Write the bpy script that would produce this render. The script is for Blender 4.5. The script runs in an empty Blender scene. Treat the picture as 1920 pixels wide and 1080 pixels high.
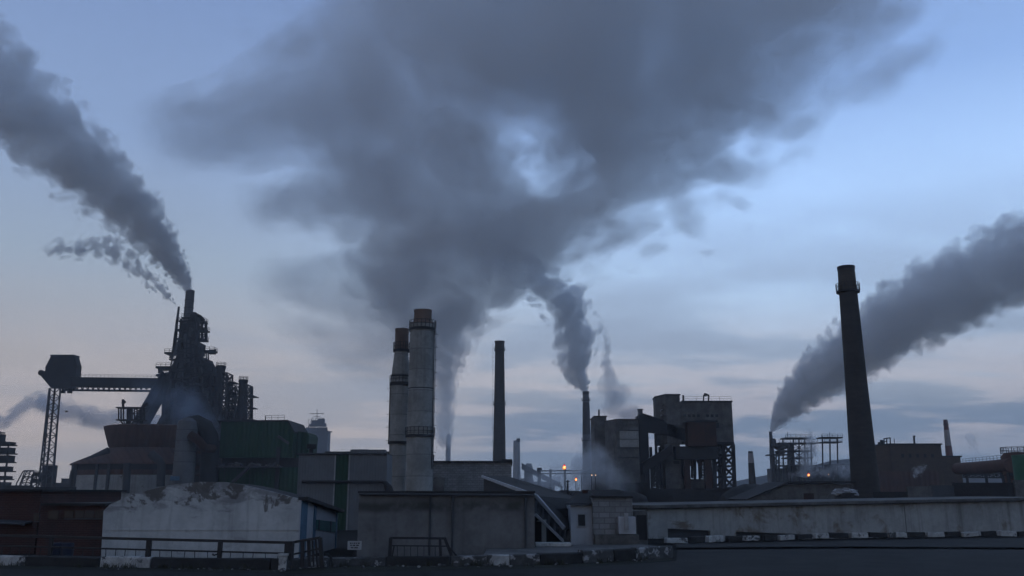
import bpy, bmesh, math, random
from mathutils import Vector, Matrix, noise as mnoise

random.seed(7)
S = bpy.context.scene
COL = S.collection
R = math.radians

# ------------------------------------------------------------------ camera
FPX = 1650.0                       # focal length in pixels of the 1920 wide photograph
PITCH = math.atan(386.0 / FPX)     # the horizon lies 386 px under the picture's middle
EYE = Vector((0.0, 0.0, 3.1))
_F = Vector((0, math.cos(PITCH), math.sin(PITCH)))
_U = Vector((0, -math.sin(PITCH), math.cos(PITCH)))


def P(px, py, Y):
    """world point seen at photo pixel (px, py) at the forward distance Y"""
    d = _F + Vector(((px - 960) / FPX, 0, 0)) + _U * ((540 - py) / FPX)
    return EYE + d * (Y / d.y)


def depth(py):
    """distance at which flat ground is seen at photo row py"""
    d = _F + _U * ((540 - py) / FPX)
    return -EYE.z / d.z * d.y


cam = bpy.data.cameras.new('camera')
cam.lens = FPX / 1920 * 36
cam.sensor_width = 36
cam.clip_start = 0.5
cam.clip_end = 20000
camo = bpy.data.objects.new('camera', cam)
camo.location = EYE
camo.rotation_euler = (math.pi / 2 + PITCH, 0, 0)
COL.objects.link(camo)
S.camera = camo

# ------------------------------------------------------------------ render settings
S.view_settings.view_transform = 'Standard'
S.view_settings.look = 'None'
S.view_settings.gamma = 1
S.view_settings.use_curve_mapping = False
S.view_settings.exposure = 0.0
S.render.engine = 'CYCLES'
cy = S.cycles
cy.max_bounces = 6
cy.diffuse_bounces = 2
cy.glossy_bounces = 2
cy.transmission_bounces = 2
cy.volume_bounces = 4
cy.transparent_max_bounces = 16
cy.sample_clamp_indirect = 3
cy.caustics_reflective = False
cy.caustics_refractive = False
cy.volume_max_steps = 128
cy.use_adaptive_sampling = True
cy.adaptive_threshold = 0.04
cy.adaptive_min_samples = 20
cy.use_denoising = True
try:
    cy.denoiser = 'OPENIMAGEDENOISE'
except Exception:
    pass


# ------------------------------------------------------------------ node helper
class NT:
    def __init__(self, tree):
        self.t = tree
        tree.nodes.clear()

    def n(self, typ, **kw):
        nd = self.t.nodes.new(typ)
        for k, v in kw.items():
            setattr(nd, k, v)
        return nd

    def l(self, a, b):
        self.t.links.new(a, b)

    def put(self, sock, v):
        if isinstance(v, bpy.types.NodeSocket):
            self.l(v, sock)
        elif v is not None:
            sock.default_value = v

    def m(self, op, a, b=None, c=None, clamp=False):
        nd = self.n('ShaderNodeMath', operation=op, use_clamp=clamp)
        self.put(nd.inputs[0], a)
        self.put(nd.inputs[1], b)
        self.put(nd.inputs[2], c)
        return nd.outputs[0]

    def vm(self, op, a, b=None, s=None):
        nd = self.n('ShaderNodeVectorMath', operation=op)
        self.put(nd.inputs[0], a)
        self.put(nd.inputs[1], b)
        if s is not None:
            self.put(nd.inputs['Scale'], s)
        return nd.outputs['Value'] if op in ('LENGTH', 'DISTANCE', 'DOT_PRODUCT') else nd.outputs[0]

    def mix(self, fac, a, b, blend='MIX'):
        nd = self.n('ShaderNodeMix', data_type='RGBA', blend_type=blend)
        self.put(nd.inputs[0], fac)
        self.put(nd.inputs[6], a)
        self.put(nd.inputs[7], b)
        return nd.outputs[2]

    def smooth(self, v, lo, hi, a=0.0, b=1.0):
        nd = self.n('ShaderNodeMapRange', interpolation_type='SMOOTHSTEP')
        self.put(nd.inputs[0], v)
        nd.inputs[1].default_value = lo
        nd.inputs[2].default_value = hi
        nd.inputs[3].default_value = a
        nd.inputs[4].default_value = b
        return nd.outputs[0]

    def noise(self, vec, scale, detail=4, rough=0.5, dist=0.0, lac=2.0):
        nd = self.n('ShaderNodeTexNoise')
        self.put(nd.inputs['Vector'], vec)
        nd.inputs['Scale'].default_value = scale
        nd.inputs['Detail'].default_value = detail
        nd.inputs['Roughness'].default_value = rough
        nd.inputs['Lacunarity'].default_value = lac
        nd.inputs['Distortion'].default_value = dist
        return nd.outputs[0]

    def ramp(self, v, stops, interp='LINEAR'):
        nd = self.n('ShaderNodeValToRGB')
        cr = nd.color_ramp
        cr.interpolation = interp
        while len(cr.elements) < len(stops):
            cr.elements.new(0.5)
        for e, (p, c) in zip(cr.elements, stops):
            e.position = p
            e.color = c if len(c) == 4 else (*c, 1)
        self.put(nd.inputs[0], v)
        return nd

    def sep(self, v):
        nd = self.n('ShaderNodeSeparateXYZ')
        self.put(nd.inputs[0], v)
        return nd.outputs

    def comb(self, x, y, z):
        nd = self.n('ShaderNodeCombineXYZ')
        self.put(nd.inputs[0], x)
        self.put(nd.inputs[1], y)
        self.put(nd.inputs[2], z)
        return nd.outputs[0]


# ------------------------------------------------------------------ sky and light
SUN_EL, SUN_AZ = 2.0, 215.0        # dusk: the sun is going down behind the camera, to the left
w = bpy.data.worlds.new('World')
S.world = w
w.use_nodes = True
k = NT(w.node_tree)
tc = k.n('ShaderNodeTexCoord').outputs['Generated']
x, y, z = k.sep(tc)
sky = k.n('ShaderNodeTexSky', sky_type='NISHITA')
sky.sun_disc = False
sky.sun_elevation = R(SUN_EL)
sky.sun_rotation = R(SUN_AZ)
sky.air_density = 1.2
sky.dust_density = 1.5
sky.ozone_density = 3.0
zp = k.m('MAXIMUM', z, 0.0)
az = k.m('ARCTAN2', x, y)          # 0 straight ahead, positive to the right
# dusk colours by height, for the left and the right of the view (in Background units of strength 0.1)
left = k.ramp(zp, [(0.0, (2.9, 2.85, 2.95)), (0.07, (3.75, 3.3, 3.2)), (0.14, (3.65, 3.5, 3.6)), (0.24, (3.1, 3.8, 4.7)),
                   (0.36, (2.3, 3.25, 5.2)), (0.52, (1.6, 2.4, 4.4)), (1.0, (1.2, 1.75, 2.9))]).outputs[0]
right = k.ramp(zp, [(0.0, (2.1, 2.6, 3.3)), (0.07, (2.4, 2.85, 3.6)), (0.13, (3.3, 4.0, 5.1)), (0.20, (4.3, 5.9, 8.1)),
                    (0.31, (4.5, 6.7, 10.4)), (0.42, (2.5, 4.0, 7.2)), (0.56, (1.8, 2.8, 5.2)), (1.0, (1.2, 1.8, 3.0))]).outputs[0]
side = k.smooth(az, -0.45, 0.40)
base = k.mix(side, left, right)
base = k.mix(0.12, base, k.vm('SCALE', sky.outputs[0], None, 1.0))
# streaky cloud layers seen on a flat ceiling
zz = k.m('ADD', zp, 0.10)
px_ = k.m('DIVIDE', x, zz)
py_ = k.m('DIVIDE', y, zz)
flat = k.comb(px_, k.m('MULTIPLY', py_, 0.8), 0.0)
rot = k.n('ShaderNodeMapping')
k.l(flat, rot.inputs[0])
rot.inputs['Rotation'].default_value = (0, 0, R(14))
rot.inputs['Scale'].default_value = (0.42, 0.8, 1.0)
c1 = k.noise(rot.outputs[0], 0.85, 6, 0.58, 0.35)
c2 = k.noise(rot.outputs[0], 2.6, 5, 0.6, 0.2)
cc = k.m('ADD', k.m('MULTIPLY', c1, 0.72), k.m('MULTIPLY', c2, 0.28))
band = k.smooth(zp, 0.02, 0.10)
low = k.smooth(zp, 0.40, 0.13)
cf = k.m('MULTIPLY', k.smooth(cc, 0.44, 0.58), k.m('MULTIPLY', k.m('MULTIPLY', low, 0.8), k.smooth(az, -0.5, 0.15, 0.35, 1.0)))
cloudcol = k.ramp(zp, [(0.0, (1.7, 2.0, 2.6)), (0.10, (2.0, 2.4, 3.1)), (0.25, (2.4, 3.1, 4.4)), (0.5, (1.9, 2.7, 4.3))]).outputs[0]
base = k.mix(cf, base, cloudcol)
# a long low bank of darker cloud behind the works, ragged along its top
edge_ = k.m('ADD', zp, k.m('MULTIPLY', k.m('SUBTRACT', k.noise(k.comb(k.m('MULTIPLY', az, 3.0), k.m('MULTIPLY', zp, 9.0), 0.0), 1.6, 5, 0.6), 0.5), 0.07))
bank = k.m('MULTIPLY', k.smooth(edge_, 0.125, 0.070), k.smooth(az, -0.13, 0.05))
base = k.mix(k.m('MULTIPLY', bank, 0.80), base, (1.15, 1.65, 2.5, 1))
# pale pinkish rims low in the sky
lit = k.m('MULTIPLY', k.smooth(cc, 0.40, 0.46), k.smooth(cc, 0.54, 0.47))
lit = k.m('MULTIPLY', lit, k.m('MULTIPLY', k.smooth(zp, 0.24, 0.10), k.smooth(zp, 0.02, 0.08)))
base = k.mix(k.m('MULTIPLY', lit, k.smooth(az, -0.4, 0.2, 0.15, 0.45)), base, (4.6, 4.2, 4.4, 1))
# the unseen sky behind the camera is dimmed to keep facing walls dark
front = k.smooth(y, -0.55, 0.55, 0.62, 1.0)
base = k.vm('SCALE', base, None, k.m('MULTIPLY', front, 1.55))
bg = k.n('ShaderNodeBackground')
k.l(base, bg.inputs[0])
bg.inputs[1].default_value = 0.1
out = k.n('ShaderNodeOutputWorld')
k.l(bg.outputs[0], out.inputs[0])
w.cycles.sampling_method = 'MANUAL'
w.cycles.sample_map_resolution = 256

sun = bpy.data.lights.new('sun', 'SUN')
sun.energy = 0.10
sun.angle = R(25)
sun.color = (1.0, 0.86, 0.76)
suno = bpy.data.objects.new('sun', sun)
# the sky's rotation is measured from +Y clockwise seen from above
sd = Vector((math.sin(R(SUN_AZ)) * math.cos(R(SUN_EL)), math.cos(R(SUN_AZ)) * math.cos(R(SUN_EL)), math.sin(R(SUN_EL))))
suno.rotation_euler = sd.to_track_quat('Z', 'Y').to_euler()
suno.location = (0, -60, 60)
COL.objects.link(suno)


# ------------------------------------------------------------------ scene-graph helpers
def setp(o, label=None, cat=None, group=None, kind=None):
    if label: o['label'] = label
    if cat: o['category'] = cat
    if group: o['group'] = group
    if kind: o['kind'] = kind
    return o


def thing(name, label, cat, loc=(0, 0, 0), rz=0.0, group=None):
    o = bpy.data.objects.new(name, None)
    o.empty_display_size = 0.5
    COL.objects.link(o)
    o.location = loc
    o.rotation_euler = (0, 0, rz)
    return setp(o, label, cat, group)


def copy_tree(o, parent=None):
    c = o.copy()
    COL.objects.link(c)
    if parent is not None:
        c.parent = parent
    for ch in list(o.children):
        copy_tree(ch, c)
    return c


class MB:
    """collects shapes in one bmesh and links them as ONE mesh object"""

    def __init__(self):
        self.b = bmesh.new()

    def face(self, pts):
        vs = [self.b.verts.new(p) for p in pts]
        try:
            return self.b.faces.new(vs)
        except ValueError:
            return None

    def box(self, x0, x1, y0, y1, z0, z1, M=None):
        c = [Vector((x, y, z)) for z in (z0, z1) for y in (y0, y1) for x in (x0, x1)]
        if M is not None:
            c = [M @ p for p in c]
        v = [self.b.verts.new(p) for p in c]
        for f in ((0, 2, 3, 1), (4, 5, 7, 6), (0, 1, 5, 4), (2, 6, 7, 3), (0, 4, 6, 2), (1, 3, 7, 5)):
            self.b.faces.new([v[i] for i in f])
        return self

    def prism(self, poly, y0, y1, M=None):
        """poly of (x, z) pulled along y"""
        a = [Vector((p[0], y0, p[1])) for p in poly]
        c = [Vector((p[0], y1, p[1])) for p in poly]
        if M is not None:
            a = [M @ p for p in a]
            c = [M @ p for p in c]
        va = [self.b.verts.new(p) for p in a]
        vc = [self.b.verts.new(p) for p in c]
        n = len(poly)
        self.b.faces.new(va)
        self.b.faces.new(vc[::-1])
        for i in range(n):
            j = (i + 1) % n
            self.b.faces.new([va[j], va[i], vc[i], vc[j]])
        return self

    def bar(self, p, q, w=0.1, h=None):
        """square bar from p to q"""
        p, q = Vector(p), Vector(q)
        d = q - p
        L = d.length
        if L < 1e-6:
            return self
        h = h or w
        d.normalize()
        up = Vector((0, 0, 1)) if abs(d.z) < 0.98 else Vector((0, 1, 0))
        s = d.cross(up).normalized()
        u = s.cross(d)
        c = []
        for e in (p, q):
            for a, b in ((-1, -1), (1, -1), (1, 1), (-1, 1)):
                c.append(self.b.verts.new(e + s * a * w / 2 + u * b * h / 2))
        for f in ((0, 3, 2, 1), (4, 5, 6, 7), (0, 1, 5, 4), (1, 2, 6, 5), (2, 3, 7, 6), (3, 0, 4, 7)):
            self.b.faces.new([c[i] for i in f])
        return self

    def tube(self, pts, rad, seg=12, caps=True):
        """round tube through pts; rad is one radius or one per point"""
        pts = [Vector(p) for p in pts]
        if not isinstance(rad, (list, tuple)):
            rad = [rad] * len(pts)
        rings = []
        pu = None
        for i, p in enumerate(pts):
            d = (pts[min(i + 1, len(pts) - 1)] - pts[max(i - 1, 0)]).normalized()
            if pu is None:
                up = Vector((0, 0, 1)) if abs(d.z) < 0.9 else Vector((0, 1, 0))
            else:
                up = pu
            s = d.cross(up).normalized()
            u = s.cross(d).normalized()
            pu = u
            rings.append([self.b.verts.new(p + (s * math.cos(2 * math.pi * j / seg) + u * math.sin(2 * math.pi * j / seg)) * rad[i])
                          for j in range(seg)])
        for a, c in zip(rings, rings[1:]):
            for j in range(seg):
                m = (j + 1) % seg
                self.b.faces.new([a[j], a[m], c[m], c[j]])
        if caps:
            self.b.faces.new(rings[0][::-1])
            self.b.faces.new(rings[-1])
        return self

    def lathe(self, prof, seg=32, cx=0, cy_=0, caps=True, a0=0.0, a1=2 * math.pi):
        """prof of (radius, z) turned about the vertical through (cx, cy_)"""
        full = abs(a1 - a0 - 2 * math.pi) < 1e-6
        n = seg if full else seg + 1
        rings = []
        for r, zz_ in prof:
            rings.append([self.b.verts.new((cx + r * math.cos(a0 + (a1 - a0) * j / seg), cy_ + r * math.sin(a0 + (a1 - a0) * j / seg), zz_))
                          for j in range(n)])
        for a, c in zip(rings, rings[1:]):
            for j in range(seg):
                m = (j + 1) % n
                self.b.faces.new([a[j], a[m], c[m], c[j]])
        if caps and full:
            self.b.faces.new(rings[0][::-1])
            self.b.faces.new(rings[-1])
        return self

    def blob(self, c, r, sub=2, amp=0.2, f=1.0, sq=(1, 1, 1)):
        tmp = bmesh.new()
        bmesh.ops.create_icosphere(tmp, subdivisions=sub, radius=1)
        mp = {}
        c = Vector(c)
        for v in tmp.verts:
            n = v.co.normalized()
            q = n * (1 + amp * mnoise.noise(n * f * 1.7 + c))
            mp[v] = self.b.verts.new(c + Vector((q.x * sq[0], q.y * sq[1], q.z * sq[2])) * r)
        for fc in tmp.faces:
            self.b.faces.new([mp[v] for v in fc.verts])
        tmp.free()
        return self

    def build(self, name, mat, parent=None, smooth=False, loc=None, bevel=0.0):
        bmesh.ops.recalc_face_normals(self.b, faces=self.b.faces)
        me = bpy.data.meshes.new(name)
        self.b.to_mesh(me)
        self.b.free()
        if isinstance(mat, (list, tuple)):
            for m_ in mat:
                me.materials.append(m_)
        else:
            me.materials.append(mat)
        if smooth:
            for p in me.polygons:
                p.use_smooth = True
            try:
                me.set_sharp_from_angle(angle=R(38))
            except Exception:
                pass
        o = bpy.data.objects.new(name, me)
        COL.objects.link(o)
        if parent is not None:
            o.parent = parent
        if loc is not None:
            o.location = loc
        if bevel > 0:
            md = o.modifiers.new('bevel', 'BEVEL')
            md.width = bevel
            md.segments = 2
            md.limit_method = 'ANGLE'
        return o
# ------------------------------------------------------------------ materials
def _plan(self, poly, z0, z1, M=None):
    """poly of (x, y) pulled up from z0 to z1"""
    n = len(poly)
    va = [self.b.verts.new(Vector((p[0], p[1], z0 if not isinstance(z0, (list, tuple)) else z0[i]))) for i, p in enumerate(poly)]
    vc = [self.b.verts.new(Vector((p[0], p[1], z1 if not isinstance(z1, (list, tuple)) else z1[i]))) for i, p in enumerate(poly)]
    self.b.faces.new(va[::-1])
    self.b.faces.new(vc)
    for i in range(n):
        j = (i + 1) % n
        self.b.faces.new([va[i], va[j], vc[j], vc[i]])
    return self


MB.plan = _plan
MATS = {}
ALB = 0.80


def surf(name, col, col2=None, scale=1.0, amount=0.5, rough=0.88, metal=0.0, streak=0.0, streakcol=None, brick=None, seams=None,
         bump=0.0, patches=None, ribs=None, spec=0.3):
    """weathered surface in world coordinates. brick=(w, h, mortar colour), seams=(w, h, colour), patches=(scale, lo, hi, colour)"""
    m = bpy.data.materials.new(name)
    m.use_nodes = True
    q = NT(m.node_tree)
    pos = q.n('ShaderNodeNewGeometry').outputs['Position']
    col2 = tuple(c * ALB for c in (col2 or tuple(c * 0.65 for c in col)))
    col = tuple(c * ALB for c in col)
    streakcol = tuple(c * ALB for c in streakcol) if streakcol else None
    n1 = q.noise(pos, 0.7 * scale, 6, 0.62)
    n2 = q.noise(pos, 5.0 * scale, 4, 0.6)
    f = q.m('ADD', q.m('MULTIPLY', n1, 0.7), q.m('MULTIPLY', n2, 0.3))
    c = q.mix(q.m('MULTIPLY', q.smooth(f, 0.36, 0.64), amount), (*col, 1), (*col2, 1))
    X, Y_, Z_ = q.sep(pos)
    along = q.m('ADD', X, q.m('MULTIPLY', Y_, 0.73))
    if brick or seams:
        bw, bh, bc = brick or seams
        bt = q.n('ShaderNodeTexBrick')
        q.l(q.comb(along, Z_, 0.0), bt.inputs['Vector'])
        bt.inputs['Scale'].default_value = 1.0
        bt.inputs['Brick Width'].default_value = bw
        bt.inputs['Row Height'].default_value = bh
        bt.inputs['Mortar Size'].default_value = 0.10 * bh if brick else min(0.02 * bh, 0.045)
        bt.inputs['Mortar Smooth'].default_value = 0.2
        bt.inputs['Color1'].default_value = (1, 1, 1, 1)
        bt.inputs['Color2'].default_value = (0.72, 0.72, 0.72, 1) if brick else (0.86, 0.86, 0.86, 1)
        bt.inputs['Mortar'].default_value = (1, 1, 1, 1)
        if seams:
            bt.offset = 0.0
        c = q.mix(1.0, c, bt.outputs['Color'], 'MULTIPLY')
        c = q.mix(q.m('MULTIPLY', bt.outputs['Fac'], 0.8), c, (*bc, 1))
    if streak:
        sv = q.comb(q.m('MULTIPLY', along, 2.2 * scale), 0.0, q.m('MULTIPLY', Z_, 0.12 * scale))
        s = q.noise(sv, 1.0, 5, 0.65)
        c = q.mix(q.m('MULTIPLY', q.smooth(s, 0.48, 0.72), streak), c, (*(streakcol or tuple(v * 0.4 for v in col)), 1))
    if patches:
        ps, lo, hi, pc = patches
        pn = q.noise(pos, ps, 7, 0.66, 0.3)
        c = q.mix(q.smooth(pn, lo, hi), c, (*pc, 1))
    b = q.n('ShaderNodeBsdfPrincipled')
    q.put(b.inputs['Base Color'], c)
    b.inputs['Roughness'].default_value = rough
    b.inputs['Metallic'].default_value = metal
    b.inputs['Specular IOR Level'].default_value = spec
    if bump or ribs:
        h = q.noise(pos, 6.0 * scale, 5, 0.65)
        if ribs:
            h = q.m('ADD', q.m('MULTIPLY', q.m('SINE', q.m('MULTIPLY', along, 2 * math.pi / ribs)), 0.5), q.m('MULTIPLY', h, 0.3))
        bp = q.n('ShaderNodeBump')
        bp.inputs['Strength'].default_value = 0.6
        bp.inputs['Distance'].default_value = bump or 0.05
        q.l(h, bp.inputs['Height'])
        q.l(bp.outputs[0], b.inputs['Normal'])
    q.l(b.outputs[0], q.n('ShaderNodeOutputMaterial').inputs[0])
    MATS[name] = m
    return m


def glow(name, col, strength):
    m = bpy.data.materials.new(name)
    m.use_nodes = True
    q = NT(m.node_tree)
    e = q.n('ShaderNodeEmission')
    e.inputs[0].default_value = (*col, 1)
    e.inputs[1].default_value = strength
    q.l(e.outputs[0], q.n('ShaderNodeOutputMaterial').inputs[0])
    return m


M_SOIL = surf('soil', (0.020, 0.019, 0.017), (0.011, 0.011, 0.011), 0.5, 0.9, 0.95, bump=0.06, spec=0.08)
M_ASPH = surf('asphalt', (0.026, 0.0265, 0.027), (0.013, 0.0135, 0.014), 0.9, 1.0, 0.75, bump=0.02, patches=(0.30, 0.53, 0.56, (0.011, 0.011, 0.012)), spec=0.08)
M_PAVE = surf('pavement', (0.055, 0.054, 0.052), (0.03, 0.03, 0.03), 0.8, 0.8, 0.9, bump=0.02, spec=0.08)
M_VERGE = surf('verge', (0.045, 0.047, 0.035), (0.022, 0.022, 0.020), 1.5, 0.9, 0.95, bump=0.08, spec=0.08)
M_WHITEWASH = surf('whitewash', (0.58, 0.59, 0.60), (0.40, 0.41, 0.42), 0.9, 0.8, 0.9, bump=0.03, streak=0.45, streakcol=(0.16, 0.15, 0.14))
M_PLASTER = surf('pale_plaster', (0.50, 0.51, 0.53), (0.38, 0.39, 0.41), 1.0, 0.7, 0.9, streak=0.3)
M_BLUEPAINT = surf('blue_paint', (0.09, 0.17, 0.25), (0.06, 0.11, 0.16), 1.5, 0.8, 0.8)
M_TEAL = surf('teal_paint', (0.035, 0.14, 0.13), (0.025, 0.09, 0.09), 1.5, 0.7, 0.7)
M_TARROOF = surf('tar_roof', (0.035, 0.033, 0.034), (0.02, 0.02, 0.02), 0.8, 0.8, 0.9, bump=0.03)
M_BRICK = surf('red_brick', (0.085, 0.032, 0.026), (0.042, 0.018, 0.016), 0.8, 0.8, 0.92, brick=(0.27, 0.09, (0.07, 0.06, 0.055)), streak=0.4, streakcol=(0.03, 0.02, 0.02))
M_CONC = surf('rough_concrete', (0.165, 0.160, 0.152), (0.075, 0.074, 0.072), 0.8, 0.95, 0.93, bump=0.05, streak=0.35, streakcol=(0.05, 0.048, 0.045), patches=(0.55, 0.56, 0.70, (0.05, 0.05, 0.044)))
M_CONC2 = surf('pale_concrete', (0.38, 0.38, 0.36), (0.25, 0.25, 0.24), 0.6, 0.8, 0.92, bump=0.03, streak=0.5, streakcol=(0.09, 0.085, 0.08), patches=(0.5, 0.60, 0.70, (0.11, 0.10, 0.09)))
M_BLOCK = surf('block_wall', (0.32, 0.32, 0.32), (0.21, 0.21, 0.21), 0.9, 0.8, 0.92, brick=(0.6, 0.3, (0.10, 0.10, 0.10)), streak=0.4, bump=0.03)
M_CHIM = surf('chimney_concrete', (0.36, 0.36, 0.34), (0.22, 0.22, 0.21), 0.45, 0.95, 0.9, streak=0.7, streakcol=(0.085, 0.08, 0.075), seams=(40.0, 2.6, (0.10, 0.10, 0.10)))
M_RUSTCAP = surf('rusted_cap', (0.19, 0.125, 0.095), (0.12, 0.085, 0.07), 0.8, 0.9, 0.9, streak=0.6, streakcol=(0.03, 0.025, 0.022))
M_DARKCHIM = surf('sooty_brick', (0.060, 0.052, 0.046), (0.034, 0.031, 0.029), 0.5, 0.8, 0.92, brick=(0.9, 0.35, (0.03, 0.028, 0.026)), streak=0.5, streakcol=(0.02, 0.019, 0.018))
M_TANCHIM = surf('upper_brick', (0.090, 0.074, 0.058), (0.055, 0.046, 0.040), 0.5, 0.8, 0.92, brick=(0.9, 0.35, (0.04, 0.035, 0.03)), streak=0.4)
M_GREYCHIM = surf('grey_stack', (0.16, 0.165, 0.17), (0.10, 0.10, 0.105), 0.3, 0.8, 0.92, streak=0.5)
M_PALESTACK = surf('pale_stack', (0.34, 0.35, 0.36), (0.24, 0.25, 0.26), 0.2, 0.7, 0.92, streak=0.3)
M_STEEL = surf('dark_steel', (0.030, 0.031, 0.034), (0.018, 0.018, 0.020), 0.6, 0.8, 0.8)
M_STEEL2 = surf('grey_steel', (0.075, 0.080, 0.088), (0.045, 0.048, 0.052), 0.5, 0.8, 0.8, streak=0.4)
M_RUST = surf('rusty_steel', (0.060, 0.027, 0.018), (0.030, 0.017, 0.013), 0.7, 0.9, 0.9, streak=0.5, streakcol=(0.02, 0.014, 0.012))
M_RUSTBROWN = surf('brown_sheet', (0.110, 0.060, 0.046), (0.062, 0.038, 0.032), 0.4, 0.8, 0.9, streak=0.5, streakcol=(0.025, 0.02, 0.02), ribs=1.2, bump=0.15)
M_RAIL = surf('black_paint', (0.022, 0.023, 0.026), (0.014, 0.014, 0.015), 2.0, 0.7, 0.55)
M_GREEN = surf('green_cladding', (0.010, 0.058, 0.026), (0.007, 0.036, 0.017), 0.5, 0.7, 0.8, ribs=0.9, bump=0.12, streak=0.4, streakcol=(0.012, 0.022, 0.016), seams=(6.5, 40.0, (0.01, 0.03, 0.017)))
M_GREENSTRIPE = surf('green_stripe', (0.014, 0.060, 0.034), (0.010, 0.040, 0.024), 0.6, 0.7, 0.7, ribs=0.35, bump=0.05)
M_GREENTANK = surf('green_tank_paint', (0.025, 0.15, 0.075), (0.018, 0.10, 0.05), 0.6, 0.7, 0.7)
M_PANEL = surf('grey_panel', (0.165, 0.175, 0.185), (0.12, 0.128, 0.135), 0.5, 0.7, 0.85, ribs=0.25, bump=0.03, streak=0.35)
M_TRIM = surf('white_trim', (0.40, 0.40, 0.40), (0.22, 0.22, 0.22), 2.0, 0.8, 0.85)
M_GLASS = surf('dark_pane', (0.02, 0.022, 0.026), (0.012, 0.013, 0.016), 1.0, 0.6, 0.25)
M_DUCT = surf('rusty_duct', (0.125, 0.058, 0.038), (0.07, 0.038, 0.028), 0.5, 0.9, 0.9, streak=0.5, streakcol=(0.035, 0.022, 0.018))
M_KWHITE = surf('kerb_white', (0.62, 0.62, 0.60), (0.30, 0.30, 0.29), 2.2, 0.9, 0.92, patches=(2.0, 0.54, 0.62, (0.06, 0.06, 0.06)), bump=0.03)
M_KBLACK = surf('kerb_black', (0.020, 0.021, 0.022), (0.045, 0.045, 0.045), 2.2, 0.7, 0.92, bump=0.03)
M_KWORN = surf('kerb_worn', (0.10, 0.10, 0.10), (0.045, 0.045, 0.045), 2.5, 0.9, 0.92, patches=(1.8, 0.55, 0.6, (0.28, 0.28, 0.28)), bump=0.04)
M_SIGN = surf('sign_face', (0.48, 0.48, 0.48), (0.36, 0.36, 0.36), 3.0, 0.6, 0.7)
M_HILL = surf('hill', (0.05, 0.05, 0.048), (0.03, 0.03, 0.03), 0.05, 0.9, 0.95)
M_COAL = surf('coal_heap', (0.020, 0.019, 0.019), (0.034, 0.030, 0.028), 0.6, 0.8, 0.95, bump=0.15)
M_BARREL = surf('blue_drum', (0.016, 0.025, 0.055), (0.012, 0.018, 0.038), 2.0, 0.7, 0.6)
M_BARK = surf('bark', (0.035, 0.03, 0.027), (0.022, 0.02, 0.018), 3.0, 0.7, 0.95)
M_BIRD = surf('bird_feathers', (0.02, 0.02, 0.022), None, 5.0, 0.5, 0.9)
M_BANDWHITE = surf('band_white', (0.36, 0.34, 0.34), (0.25, 0.23, 0.23), 0.3, 0.7, 0.9)
M_BANDRED = surf('band_red', (0.15, 0.055, 0.05), (0.09, 0.04, 0.038), 0.3, 0.7, 0.9)
M_TARP = surf('white_tarpaulin', (0.45, 0.46, 0.48), (0.25, 0.26, 0.28), 0.8, 0.8, 0.8, bump=0.2)
M_LAMP = glow('flame_light', (1.0, 0.40, 0.13), 3.2)
M_LAMPW = glow('lamp_light', (1.0, 0.60, 0.36), 1.6)
M_HALO_RED = glow('red_halo', (1.0, 0.10, 0.10), 0.9)  # red part of a bulb's halo, not a lamp of its own
M_HALO_ORANGE = glow('orange_halo', (1.0, 0.30, 0.04), 0.9)  # orange part of a bulb's halo, not a separate lamp


# ------------------------------------------------------------------ shape helpers
def railing(name, parent, pts, h, gap, mat, wd=0.06, rails=2):
    m = MB()
    pts = [Vector(p) for p in pts]
    for a, b in zip(pts, pts[1:]):
        n = max(1, round((b - a).length / gap))
        for i in range(n + 1):
            p = a.lerp(b, i / n)
            m.bar(p, p + Vector((0, 0, h)), wd)
        for r_ in range(rails):
            zz_ = Vector((0, 0, h * (1 - 0.5 * r_)))
            m.bar(a + zz_, b + zz_, wd)
    return m.build(name, mat, parent)


def truss(m, a0, a1, b0, b1, n, w_, mode='X', chords=True):
    a0, a1, b0, b1 = map(Vector, (a0, a1, b0, b1))
    if chords:
        m.bar(a0, a1, w_ * 1.5)
        m.bar(b0, b1, w_ * 1.5)
    for i in range(n):
        p, r_ = a0.lerp(a1, i / n), a0.lerp(a1, (i + 1) / n)
        s, t = b0.lerp(b1, i / n), b0.lerp(b1, (i + 1) / n)
        m.bar(p, s, w_)
        if mode == 'X' or (mode == 'Z' and i % 2 == 0):
            m.bar(p, t, w_)
        if mode == 'X' or (mode == 'Z' and i % 2 == 1):
            m.bar(s, r_, w_)
    m.bar(a1, b1, w_)


def lattice(root, bot, top, n, legw, w_, mat, mode='X', leg='leg', brace='bracing'):
    """lattice mast on corners bot[] to top[]; each leg a part, the bracing one part"""
    k_ = len(bot)
    for i in range(k_):
        MB().bar(bot[i], top[i], legw).build(leg, mat, root)
    m = MB()
    for i in range(k_):
        j = (i + 1) % k_
        truss(m, bot[i], top[i], bot[j], top[j], n, w_, mode, chords=False)
    return m.build(brace, mat, root)


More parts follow.
